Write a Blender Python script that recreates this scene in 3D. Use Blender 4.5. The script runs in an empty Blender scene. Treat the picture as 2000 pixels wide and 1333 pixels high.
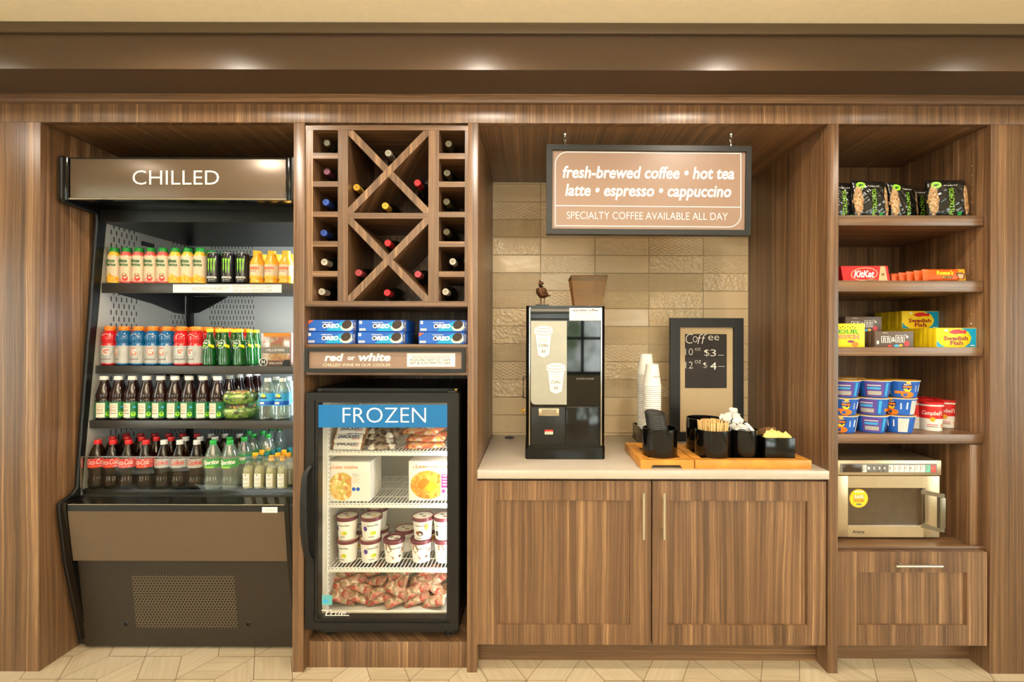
import bpy, bmesh, math, random
from math import sin, cos, pi, sqrt, radians, atan2
from mathutils import Vector, Matrix
random.seed(11)
SC = bpy.context.scene
COL = SC.collection
# ------------------------------------------------------------------ camera
ZC = 0.903      # top of the coffee counter
F, Z0, CX, CY, CAMZ, TH = 900.0, 2.045, 1040.0, 667.0, 1.4724, 0.0025
cam_data = bpy.data.cameras.new('camera')
cam = bpy.data.objects.new('camera', cam_data); COL.objects.link(cam)
cam_data.sensor_width = 36.0
cam_data.lens = F / 2000.0 * 36.0
cam_data.shift_x = (1000.0 - CX) / 2000.0
cam_data.shift_y = (CY - 666.5) / 2000.0
cam_data.clip_start = 0.02
cam.location = (0, -Z0, CAMZ)
cam.rotation_euler = (Matrix.Rotation(radians(90), 3, 'X') @ Matrix.Rotation(TH, 3, 'Z')).to_euler()
SC.camera = cam
SC.view_settings.view_transform = 'Standard'
SC.view_settings.look = 'None'
SC.view_settings.gamma = 1.0
SC.view_settings.use_curve_mapping = False
SC.view_settings.exposure = 0.08
# ------------------------------------------------------------------ world and room light
world = bpy.data.worlds.new('daylight'); SC.world = world
world.use_nodes = True
wn = world.node_tree
bg = wn.nodes['Background']
bg.inputs[1].default_value = 10.0
_tc = wn.nodes.new('ShaderNodeTexCoord'); _nz = wn.nodes.new('ShaderNodeTexNoise'); _nz.inputs['Scale'].default_value = 9.0; _nz.inputs['Detail'].default_value = 5
wn.links.new(_tc.outputs['Generated'], _nz.inputs['Vector'])
_rp = wn.nodes.new('ShaderNodeValToRGB'); _e = _rp.color_ramp.elements
_e[0].position = 0.42; _e[0].color = (0.16, 0.19, 0.10, 1); _e[1].position = 0.56; _e[1].color = (1.0, 0.98, 0.93, 1)
wn.links.new(_nz.outputs['Fac'], _rp.inputs['Fac'])
_sx = wn.nodes.new('ShaderNodeSeparateXYZ'); wn.links.new(_tc.outputs['Generated'], _sx.inputs[0])   # below the horizon: dark paving and lawn
_mr = wn.nodes.new('ShaderNodeMapRange'); _mr.inputs['From Min'].default_value = -0.30; _mr.inputs['From Max'].default_value = -0.04
wn.links.new(_sx.outputs[2], _mr.inputs['Value'])
_mx = wn.nodes.new('ShaderNodeMix'); _mx.data_type = 'RGBA'; _mx.inputs[6].default_value = (0.07, 0.075, 0.055, 1)
wn.links.new(_mr.outputs[0], _mx.inputs[0]); wn.links.new(_rp.outputs['Color'], _mx.inputs[7]); wn.links.new(_mx.outputs[2], bg.inputs[0])

def lamp(name, kind, loc, energy, color, rot=(0, 0, 0), **kw):
    d = bpy.data.lights.new(name, kind); d.energy = energy; d.color = color
    for k, v in kw.items(): setattr(d, k, v)
    o = bpy.data.objects.new(name, d); COL.objects.link(o)
    o.location = loc; o.rotation_euler = rot
    return o
WARM = (1.0, 0.90, 0.76)
# row of recessed downlights along the bulkhead
for i, x in enumerate((-2.48, -1.37, -0.247, 0.864, 1.97)):
    lamp('downlight_lamp', 'SPOT', (x, -0.58, 2.73), (14, 42, 42, 42, 20)[i], WARM, spot_size=radians(164), spot_blend=0.6, shadow_soft_size=0.04)
# unseen fill light added to bounce off the ceiling; its trough is added too
lamp('added_bounce_lamp', 'AREA', (0.0, -2.75, 2.06), 160, (1.0, 0.97, 0.93), rot=(radians(180), 0, 0), shape='RECTANGLE', size=2.6, size_y=0.5)

# ------------------------------------------------------------------ pixel helper: where a point of the photograph lies at a depth behind the cabinet front
def S(d): return F / (Z0 + d)
def P(px, py, d):
    dx, dy = px - CX, py - CY
    ux = dx * cos(TH) + dy * sin(TH); uy = -dx * sin(TH) + dy * cos(TH)
    s = S(d)
    return ux / s, CAMZ - uy / s
def XW(px, d, py=667): return P(px, py, d)[0]
def ZW(py, d, px=1040): return P(px, py, d)[1]

# ------------------------------------------------------------------ materials
def lin(c):
    r = []
    for v in c[:3]:
        v = v / 255.0
        r.append(v / 12.92 if v <= 0.04045 else ((v + 0.055) / 1.055) ** 2.4)
    return (r[0], r[1], r[2], 1.0)
M = {}
def newmat(name):
    m = bpy.data.materials.new(name); m.use_nodes = True
    nt = m.node_tree; b = nt.nodes['Principled BSDF']
    M[name] = m
    return m, nt, b
def mat(name, c, rough=0.5, metal=0.0, spec=0.5, coat=0.0, var=0.06, vs=30.0, bump=0.0, em=None, ems=0.0, trans=0.0):
    m, nt, b = newmat(name)
    b.inputs['Roughness'].default_value = rough
    b.inputs['Metallic'].default_value = metal
    b.inputs['Specular IOR Level'].default_value = spec
    b.inputs['Coat Weight'].default_value = coat
    b.inputs['Coat Roughness'].default_value = 0.08
    if trans: b.inputs['Transmission Weight'].default_value = trans
    base = lin(c)
    tc = nt.nodes.new('ShaderNodeTexCoord'); nz = nt.nodes.new('ShaderNodeTexNoise')
    nz.inputs['Scale'].default_value = vs; nz.inputs['Detail'].default_value = 3
    nt.links.new(tc.outputs['Object'], nz.inputs['Vector'])
    rp = nt.nodes.new('ShaderNodeValToRGB')
    rp.color_ramp.elements[0].position = 0.3; rp.color_ramp.elements[1].position = 0.7
    rp.color_ramp.elements[0].color = tuple(v * (1 - var) for v in base[:3]) + (1,)
    rp.color_ramp.elements[1].color = tuple(min(1, v * (1 + var)) for v in base[:3]) + (1,)
    nt.links.new(nz.outputs['Fac'], rp.inputs['Fac'])
    nt.links.new(rp.outputs['Color'], b.inputs['Base Color'])
    if bump:
        bp = nt.nodes.new('ShaderNodeBump'); bp.inputs['Strength'].default_value = bump; bp.inputs['Distance'].default_value = 0.002
        nt.links.new(nz.outputs['Fac'], bp.inputs['Height']); nt.links.new(bp.outputs['Normal'], b.inputs['Normal'])
    if em:
        b.inputs['Emission Color'].default_value = lin(em); b.inputs['Emission Strength'].default_value = ems
    return m

class NB:
    """small helper to write node maths"""
    def __init__(s, nt): s.nt = nt
    def m(s, op, a, b=None, c=None):
        n = s.nt.nodes.new('ShaderNodeMath'); n.operation = op
        for i, v in enumerate((a, b, c)):
            if v is None: continue
            if isinstance(v, (int, float)): n.inputs[i].default_value = v
            else: s.nt.links.new(v, n.inputs[i])
        return n.outputs[0]
    def xyz(s, coord='Object'):
        tc = s.nt.nodes.new('ShaderNodeTexCoord'); sp = s.nt.nodes.new('ShaderNodeSeparateXYZ')
        s.nt.links.new(tc.outputs[coord], sp.inputs[0]); return sp.outputs
    def comb(s, x, y, z):
        n = s.nt.nodes.new('ShaderNodeCombineXYZ')
        for i, v in enumerate((x, y, z)):
            if isinstance(v, (int, float)): n.inputs[i].default_value = v
            else: s.nt.links.new(v, n.inputs[i])
        return n.outputs[0]
    def noise(s, vec, scale, detail=3, rough=0.5):
        n = s.nt.nodes.new('ShaderNodeTexNoise'); n.inputs['Scale'].default_value = scale; n.inputs['Detail'].default_value = detail
        n.inputs['Roughness'].default_value = rough
        s.nt.links.new(vec, n.inputs['Vector']); return n.outputs['Fac']
    def ramp(s, fac, stops):
        n = s.nt.nodes.new('ShaderNodeValToRGB'); e = n.color_ramp.elements
        while len(e) > 1: e.remove(e[-1])
        e[0].position = stops[0][0]; e[0].color = lin(stops[0][1])
        for p, c in stops[1:]:
            k = e.new(p); k.color = lin(c)
        s.nt.links.new(fac, n.inputs['Fac']); return n.outputs['Color']
    def mix(s, fac, a, b):
        n = s.nt.nodes.new('ShaderNodeMix'); n.data_type = 'RGBA'
        if isinstance(fac, (int, float)): n.inputs[0].default_value = fac
        else: s.nt.links.new(fac, n.inputs[0])
        for i, v in ((6, a), (7, b)):
            if isinstance(v, tuple): n.inputs[i].default_value = v
            else: s.nt.links.new(v, n.inputs[i])
        return n.outputs[2]

def wood(name, axis, rough=0.36, tint=1.0):
    """walnut-look laminate: long streaks along one axis; each board (loose piece) gets its own figure"""
    m, nt, b = newmat(name); n = NB(nt)
    x, y, z = n.xyz()
    g = nt.nodes.new('ShaderNodeNewGeometry'); oi = nt.nodes.new('ShaderNodeObjectInfo')
    off = n.m('ADD', n.m('MULTIPLY', g.outputs['Random Per Island'], 37.0), n.m('MULTIPLY', oi.outputs['Random'], 53.0))
    L = {'X': x, 'Y': y, 'Z': z}[axis]
    A = {'X': z, 'Y': x, 'Z': x}[axis]; B = {'X': y, 'Y': z, 'Z': y}[axis]
    across = n.m('ADD', A, n.m('MULTIPLY', B, 1.0))
    wob = n.noise(n.comb(n.m('MULTIPLY', across, 4.0), off, n.m('MULTIPLY', L, 1.2)), 1.0, 2)
    a2 = n.m('ADD', across, n.m('MULTIPLY', wob, 0.035))
    v1 = n.comb(n.m('MULTIPLY', a2, 30.0), off, n.m('MULTIPLY', L, 0.35))
    v2 = n.comb(n.m('MULTIPLY', a2, 140.0), off, n.m('MULTIPLY', L, 0.8))
    v3 = n.comb(n.m('MULTIPLY', a2, 420.0), off, n.m('MULTIPLY', L, 9.0))
    n1 = n.noise(v1, 1.0, 3, 0.6); n2 = n.noise(v2, 1.0, 2, 0.5); n3 = n.noise(v3, 1.0, 2, 0.5)
    f = n.m('ADD', n.m('MULTIPLY', n1, 0.48), n.m('ADD', n.m('MULTIPLY', n2, 0.36), n.m('MULTIPLY', n3, 0.16)))
    t = tint
    col = n.ramp(f, [(0.30, (50 * t, 34 * t, 20 * t)), (0.41, (89 * t, 62 * t, 40 * t)), (0.50, (113 * t, 81 * t, 54 * t)), (0.57, (134 * t, 99 * t, 68 * t)), (0.67, (184 * t, 143 * t, 102 * t))])
    nt.links.new(col, b.inputs['Base Color'])
    b.inputs['Roughness'].default_value = rough
    b.inputs['Specular IOR Level'].default_value = 0.75
    bp = nt.nodes.new('ShaderNodeBump'); bp.inputs['Strength'].default_value = 0.12; bp.inputs['Distance'].default_value = 0.0008
    nt.links.new(n3, bp.inputs['Height']); nt.links.new(bp.outputs['Normal'], b.inputs['Normal'])
    return m
wood('wood_vertical', 'Z'); wood('wood_across', 'X'); wood('wood_deep', 'Y')

def clear(name, tint, gloss=0.12, rough=0.03, base=0.0, basec=(255, 255, 255)):
    """thin clear plastic or glass: see-through with a fresnel sheen, optionally a milky share"""
    m = bpy.data.materials.new(name); m.use_nodes = True; M[name] = m
    nt = m.node_tree; nt.nodes.clear()
    out = nt.nodes.new('ShaderNodeOutputMaterial')
    tr = nt.nodes.new('ShaderNodeBsdfTransparent'); tr.inputs[0].default_value = lin(tint)
    gl = nt.nodes.new('ShaderNodeBsdfGlossy'); gl.inputs['Roughness'].default_value = rough
    lw = nt.nodes.new('ShaderNodeLayerWeight'); lw.inputs['Blend'].default_value = 0.35
    mp = nt.nodes.new('ShaderNodeMapRange'); mp.inputs['To Min'].default_value = gloss * 0.5; mp.inputs['To Max'].default_value = min(0.9, gloss * 4)
    nt.links.new(lw.outputs['Fresnel'], mp.inputs['Value'])
    mx = nt.nodes.new('ShaderNodeMixShader')
    nt.links.new(mp.outputs[0], mx.inputs[0]); nt.links.new(tr.outputs[0], mx.inputs[1]); nt.links.new(gl.outputs[0], mx.inputs[2])
    last = mx
    if base:
        df = nt.nodes.new('ShaderNodeBsdfDiffuse'); df.inputs[0].default_value = lin(basec)
        m2 = nt.nodes.new('ShaderNodeMixShader'); m2.inputs[0].default_value = base
        nt.links.new(mx.outputs[0], m2.inputs[1]); nt.links.new(df.outputs[0], m2.inputs[2]); last = m2
    nt.links.new(last.outputs[0], out.inputs[0])
    return m

def holes(name, base, hole, px, pz, kind, rough=0.45, metal=0.0, region=None, axis='X'):
    """sheet metal with punched slots or round holes"""
    m, nt, b = newmat(name); n = NB(nt)
    o = n.xyz(); x = o[0] if axis == 'X' else o[1]; z = o[2]
    r = n.m('FLOOR', n.m('DIVIDE', z, pz))
    odd = n.m('MULTIPLY', n.m('MODULO', n.m('ABSOLUTE', r), 2.0), 0.5)
    fx = n.m('SUBTRACT', n.m('FRACT', n.m('ADD', n.m('DIVIDE', x, px), odd)), 0.5)
    fz = n.m('SUBTRACT', n.m('FRACT', n.m('DIVIDE', z, pz)), 0.5)
    if kind == 'slot':
        h = n.m('MULTIPLY', n.m('LESS_THAN', n.m('ABSOLUTE', fx), 0.11), n.m('LESS_THAN', n.m('ABSOLUTE', fz), 0.36))
    else:
        h = n.m('LESS_THAN', n.m('ADD', n.m('POWER', n.m('ABSOLUTE', fx), 2.0), n.m('POWER', n.m('MULTIPLY', fz, pz / px), 2.0)), 0.10)
    if region:   # (period, share) of perforated bands along x
        h = n.m('MULTIPLY', h, n.m('LESS_THAN', n.m('FRACT', n.m('DIVIDE', n.m('ADD', x, region[2]), region[0])), region[1]))
    col = n.mix(h, lin(base), lin(hole))
    nt.links.new(col, b.inputs['Base Color'])
    b.inputs['Roughness'].default_value = rough; b.inputs['Metallic'].default_value = metal
    return m

def tile_mat():
    m, nt, b = newmat('backsplash_tile'); n = NB(nt)
    x, y, z = n.xyz(); TW, THh = 0.3305, 0.1085
    tx = n.m('DIVIDE', n.m('ADD', x, 10 * TW - 0.048), TW); tz = n.m('DIVIDE', n.m('ADD', z, -ZC + THh * 10 - 0.01), THh)
    ix, iz = n.m('FLOOR', tx), n.m('FLOOR', tz)
    fx, fz = n.m('FRACT', tx), n.m('FRACT', tz)
    wn_ = nt.nodes.new('ShaderNodeTexWhiteNoise'); wn_.noise_dimensions = '2D'
    nt.links.new(n.comb(ix, iz, 0.0), wn_.inputs['Vector'])
    ex = n.m('MULTIPLY', n.m('SUBTRACT', 0.5, n.m('ABSOLUTE', n.m('SUBTRACT', fx, 0.5))), TW)
    ez = n.m('MULTIPLY', n.m('SUBTRACT', 0.5, n.m('ABSOLUTE', n.m('SUBTRACT', fz, 0.5))), THh)
    e = n.m('MINIMUM', ex, ez)
    grout = n.m('LESS_THAN', e, 0.0013)
    r1 = wn_.outputs['Value']
    sp = nt.nodes.new('ShaderNodeSeparateColor'); nt.links.new(wn_.outputs['Color'], sp.inputs[0]); r2 = sp.outputs[1]; r3 = sp.outputs[2]
    vo = nt.nodes.new('ShaderNodeTexVoronoi'); vo.inputs['Scale'].default_value = 48.0
    nt.links.new(n.comb(x, 0.0, z), vo.inputs['Vector'])
    wv = n.m('SINE', n.m('ADD', n.m('MULTIPLY', z, 320.0), n.m('MULTIPLY', n.m('SINE', n.m('MULTIPLY', x, 150.0)), 2.2)))
    dia = n.m('MULTIPLY', n.m('SINE', n.m('MULTIPLY', n.m('ADD', x, z), 330.0)), n.m('SINE', n.m('MULTIPLY', n.m('SUBTRACT', x, z), 330.0)))
    s1 = n.m('LESS_THAN', r2, 0.34); s2 = n.m('GREATER_THAN', r2, 0.67)
    s3 = n.m('SUBTRACT', 1.0, n.m('ADD', s1, s2))
    pat = n.m('ADD', n.m('MULTIPLY', s1, n.m('MULTIPLY', vo.outputs['Distance'], 1.6)), n.m('ADD', n.m('MULTIPLY', n.m('MULTIPLY', s2, wv), 0.35), n.m('MULTIPLY', n.m('MULTIPLY', s3, dia), 0.5)))
    on = n.m('MULTIPLY', n.m('GREATER_THAN', r1, 0.25), n.m('MULTIPLY', n.m('LESS_THAN', iz, 22.5), n.m('GREATER_THAN', iz, 11.5)))
    soft = n.noise(n.comb(x, y, z), 14.0, 2)
    h = n.m('ADD', n.m('MULTIPLY', on, pat), n.m('ADD', n.m('MULTIPLY', soft, 0.9), n.m('MULTIPLY', n.m('MINIMUM', e, 0.004), 220.0)))
    bp = nt.nodes.new('ShaderNodeBump'); bp.inputs['Strength'].default_value = 1.0; bp.inputs['Distance'].default_value = 0.0036
    nt.links.new(h, bp.inputs['Height']); nt.links.new(bp.outputs['Normal'], b.inputs['Normal'])
    base = n.mix(n.m('MULTIPLY', r3, 0.35), lin((228, 204, 166)), lin((212, 187, 148)))
    nt.links.new(n.mix(grout, base, lin((188, 164, 130))), b.inputs['Base Color'])
    b.inputs['Roughness'].default_value = 0.17
    b.inputs['Specular IOR Level'].default_value = 0.55
tile_mat()

def floor_mat():
    m, nt, b = newmat('floor_tile'); n = NB(nt)
    x, y, z = n.xyz(); g = nt.nodes.new('ShaderNodeNewGeometry'); r = g.outputs['Random Per Island']
    an = n.m('MULTIPLY', n.m('FLOOR', n.m('MULTIPLY', r, 3.0)), 2.0944)
    u = n.m('ADD', n.m('MULTIPLY', x, n.m('COSINE', an)), n.m('MULTIPLY', y, n.m('SINE', an)))
    v = n.m('SUBTRACT', n.m('MULTIPLY', y, n.m('COSINE', an)), n.m('MULTIPLY', x, n.m('SINE', an)))
    f = n.noise(n.comb(n.m('MULTIPLY', u, 5.0), n.m('MULTIPLY', v, 70.0), n.m('MULTIPLY', r, 31.0)), 1.0, 4)
    f2 = n.m('ADD', n.m('MULTIPLY', f, 0.7), n.m('MULTIPLY', r, 0.3))
    nt.links.new(n.ramp(f2, [(0.25, (180, 160, 130)), (0.5, (193, 175, 146)), (0.75, (204, 188, 160))]), b.inputs['Base Color'])
    b.inputs['Roughness'].default_value = 0.38; b.inputs['Specular IOR Level'].default_value = 0.4
floor_mat()

mat('floor_grout', (120, 92, 60), 0.8)
mat('ceiling_paint', (252, 238, 208), 0.85, var=0.02)
mat('wall_paint', (214, 198, 168), 0.8, var=0.02)
mat('bulkhead_paint', (80, 61, 43), 0.31, var=0.03, spec=0.5)
mat('trim_paint', (84, 66, 44), 0.45, var=0.03)
mat('quartz', (190, 178, 164), 0.22, var=0.02, vs=60)
mat('black_gloss', (9, 8, 7), 0.14, coat=0.0, var=0.0)
mat('black_semi', (11, 10, 9), 0.36, var=0.0)
mat('steel_dark', (132, 122, 104), 0.34, metal=0.85, var=0.03)
mat('black_satin', (16, 14, 12), 0.38, var=0.1)
mat('black_metal', (20, 18, 16), 0.42, var=0.1, spec=0.4)
mat('black_matte', (12, 11, 10), 0.7, var=0.0)
mat('cooler_inner', (16, 15, 13), 0.35, var=0.05)
mat('shelf_metal', (66, 63, 60), 0.36, metal=0.35, var=0.05)
mat('taupe_panel', (102, 84, 66), 0.3, metal=0.25, var=0.02)
mat('bronze_panel', (44, 34, 23), 0.5, var=0.04)
mat('chrome', (210, 205, 196), 0.16, metal=1.0, var=0.02)
mat('steel', (198, 178, 144), 0.33, metal=0.85, var=0.03)
mat('steel_light', (215, 205, 185), 0.28, metal=0.9, var=0.02)
mat('white_wire', (240, 238, 230), 0.4, var=0.02)
mat('white_liner', (206, 200, 186), 0.45, var=0.02)
mat('white_letter', (250, 246, 238), 0.5, var=0.0)
mat('white_paper', (246, 240, 230), 0.6, var=0.02)
mat('cream', (236, 226, 204), 0.55, var=0.02)
mat('sign_tan', (146, 118, 100), 0.38, var=0.02)
mat('sign_blue', (0, 104, 168), 0.4, var=0.04, vs=6)
mat('board_black', (48, 42, 40), 0.7, var=0.12)
mat('mat_tan', (196, 172, 134), 0.5, var=0.03)
mat('frame_black', (20, 20, 19), 0.45, var=0.06)
mat('bamboo', (206, 138, 52), 0.4, var=0.16, vs=18)
mat('bamboo_dark', (132, 76, 28), 0.5, var=0.1)
mat('ink', (52, 44, 40), 0.6, var=0.0)
mat('ink_soft', (150, 138, 126), 0.6, var=0.0)
mat('bronze_bird', (98, 62, 36), 0.42, metal=0.5, var=0.25, vs=120, bump=0.4)
mat('brass', (176, 140, 62), 0.3, metal=0.9)
mat('red', (206, 30, 32), 0.35); mat('red_dark', (150, 16, 22), 0.35); mat('coke_red', (226, 34, 30), 0.4)
mat('orange', (246, 128, 24), 0.4); mat('orange_deep', (232, 92, 20), 0.4); mat('peach', (238, 176, 130), 0.45)
mat('yellow', (250, 214, 24), 0.4); mat('yellow_olive', (208, 188, 30), 0.45); mat('gold', (244, 176, 36), 0.4)
mat('green', (30, 158, 60), 0.38); mat('green_dark', (20, 96, 44), 0.4); mat('lime', (150, 214, 40), 0.45); mat('lime_claw', (140, 226, 40), 0.4)
mat('blue', (24, 92, 190), 0.36); mat('blue_light', (60, 168, 222), 0.36); mat('navy', (22, 34, 96), 0.4); mat('cyan', (0, 160, 206), 0.4)
mat('purple', (92, 66, 150), 0.4); mat('plum', (108, 44, 52), 0.38); mat('pink', (230, 120, 130), 0.45); mat('magenta', (140, 40, 96), 0.45)
mat('teal', (32, 108, 110), 0.38); mat('teal_sticker', (96, 172, 174), 0.5)
mat('brown', (92, 58, 34), 0.45); mat('brown_pack', (98, 78, 66), 0.42); mat('brown_light', (150, 104, 64), 0.5); mat('tan_stick', (222, 182, 120), 0.6, var=0.12)
mat('silver_cap', (206, 204, 200), 0.4); mat('silver_label', (176, 174, 168), 0.35, metal=0.2); mat('label_beige', (216, 194, 160), 0.45, var=0.05); mat('tea_label', (28, 112, 62), 0.4)
mat('grey', (128, 122, 116), 0.5); mat('grey_band', (112, 108, 104), 0.5); mat('cap_white', (226, 222, 214), 0.45)
mat('cola', (30, 16, 12), 0.12, coat=0.4, var=0.0); mat('tea', (36, 13, 10), 0.12, coat=0.4)
mat('can_black', (22, 22, 22), 0.25, coat=0.3); mat('alu', (190, 188, 184), 0.3, metal=0.9)
mat('juice_yellow', (236, 190, 60), 0.3, coat=0.3); mat('juice_pink', (222, 92, 80), 0.3, coat=0.3); mat('dunkin_body', (240, 172, 50), 0.3, coat=0.3)
mat('sport_red', (200, 26, 34), 0.14, coat=0.5, var=0.1); mat('sport_blue', (10, 92, 146), 0.14, coat=0.5, var=0.1)
mat('perrier_glass', (8, 78, 22), 0.08, coat=0.6, var=0.2, vs=40)
mat('wine_dark', (40, 36, 26), 0.25); mat('wine_glass', (18, 22, 14), 0.1, coat=0.5)
mat('foil_red', (204, 40, 50), 0.35, metal=0.3); mat('foil_rose', (198, 78, 92), 0.4, metal=0.3); mat('foil_gold', (226, 178, 62), 0.35, metal=0.3)
mat('foil_blue', (58, 92, 190), 0.35, metal=0.3); mat('foil_white', (226, 220, 206), 0.45); mat('foil_purple', (120, 62, 84), 0.4, metal=0.3); mat('foil_olive', (92, 86, 62), 0.45, metal=0.3); mat('foil_silver', (170, 164, 150), 0.4, metal=0.3)
mat('white_wine', (232, 204, 136), 0.12, coat=0.5)
mat('cup_white', (247, 243, 234), 0.55, var=0.01); mat('lid_black', (40, 38, 36), 0.45)
mat('sugar_white', (244, 242, 238), 0.55, var=0.03); mat('packet_yellow', (226, 204, 116), 0.5, var=0.1)
mat('led_white', (255, 255, 255), 0.4, em=(236, 246, 255), ems=1.3)
mat('led_cool', (255, 255, 255), 0.4, em=(214, 232, 255), ems=3.0)
mat('display', (60, 44, 28), 0.2); mat('key_green', (120, 200, 176), 0.5); mat('key_red', (220, 84, 78), 0.5)
mat('cookie', (58, 44, 36), 0.7, var=0.3, vs=160, bump=0.5)
holes('perforated_back', (196, 200, 196), (30, 30, 28), 0.021, 0.034, 'slot', rough=0.36, metal=0.3, region=(0.62, 0.45, 0.16))
holes('perforated_side', (170, 166, 156), (40, 34, 28), 0.030, 0.034, 'slot', rough=0.36, metal=0.3, region=(0.40, 0.42, 0.11), axis='Y')
holes('grille_holes', (96, 84, 66), (16, 13, 10), 0.0150, 0.0130, 'dot', rough=0.42, metal=0.3)
holes('deck_holes', (104, 96, 86), (18, 16, 14), 0.016, 0.014, 'dot', rough=0.4, metal=0.5)
clear('pane_clear', (252, 252, 250), 0.025, 0.01)
clear('bottle_clear', (226, 236, 226), 0.14, 0.06, 0.10, (226, 234, 226))
clear('neck_clear', (196, 170, 140), 0.06, 0.05, 0.0, (210, 200, 190))
clear('clamshell', (250, 252, 246), 0.08, 0.08, 0.02)
clear('film', (240, 232, 226), 0.24, 0.12, 0.10, (226, 214, 206))
clear('smoke_plastic', (214, 178, 112), 0.04, 0.15, 0.3, (176, 142, 84))
clear('window_glass', (245, 250, 250), 0.06, 0.0)
mat('steel_panel', (172, 168, 154), 0.42, metal=0.6, var=0.03)
mat('dark_glass', (10, 12, 13), 0.03, spec=0.6, coat=0.0, var=0.0)
mat('bag_black', (20, 20, 18), 0.22, coat=0.6, var=0.1)
clear('window_dark_', (60, 48, 34), 0.1, 0.05)
mat('window_dark', (78, 62, 44), 0.12, var=0.1, coat=0.4)
def spots(name, cols, scale, rough=0.5, bump=0.6):
    m, nt, b = newmat(name); n = NB(nt)
    tc = nt.nodes.new('ShaderNodeTexCoord'); vo = nt.nodes.new('ShaderNodeTexVoronoi'); vo.inputs['Scale'].default_value = scale
    nt.links.new(tc.outputs['Object'], vo.inputs['Vector'])
    sp = nt.nodes.new('ShaderNodeSeparateColor'); nt.links.new(vo.outputs['Color'], sp.inputs[0])
    k = len(cols)
    nt.links.new(n.ramp(sp.outputs[0], [(0.15 + 0.7 * i / max(1, k - 1), c) for i, c in enumerate(cols)]), b.inputs['Base Color'])
    bp = nt.nodes.new('ShaderNodeBump'); bp.inputs['Strength'].default_value = bump; bp.inputs['Distance'].default_value = 0.004; bp.invert = True
    nt.links.new(vo.outputs['Distance'], bp.inputs['Height']); nt.links.new(bp.outputs['Normal'], b.inputs['Normal'])
    b.inputs['Roughness'].default_value = rough
spots('nuts', [(150, 108, 70), (196, 160, 110), (176, 128, 82), (206, 180, 136)], 120, 0.5)
spots('pasta', [(236, 206, 120), (250, 232, 170), (226, 170, 90), (206, 196, 90), (222, 150, 80)], 70, 0.5)
spots('noodles', [(226, 140, 40), (240, 176, 60), (206, 104, 30), (236, 190, 90), (190, 170, 60)], 60, 0.5)
spots('greens', [(96, 140, 40), (150, 184, 70), (190, 210, 120), (76, 112, 36)], 60, 0.5)
spots('toppings', [(226, 120, 90), (236, 216, 130), (240, 230, 210), (206, 90, 60), (170, 180, 80)], 70, 0.5)
spots('pizza', [(206, 110, 80), (222, 160, 110), (236, 190, 90), (160, 60, 56), (226, 206, 186)], 55, 0.5)
spots('choc_pack', [(70, 50, 36), (120, 96, 72), (170, 150, 124), (90, 66, 48), (226, 216, 200)], 45, 0.4)
spots('fruit_pack', [(150, 104, 76), (190, 164, 134), (134, 124, 84), (186, 106, 82), (204, 186, 160), (166, 70, 54)], 75, 0.3)
spots('beans', [(60, 34, 18), (92, 56, 28), (74, 44, 22)], 60, 0.4)
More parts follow.
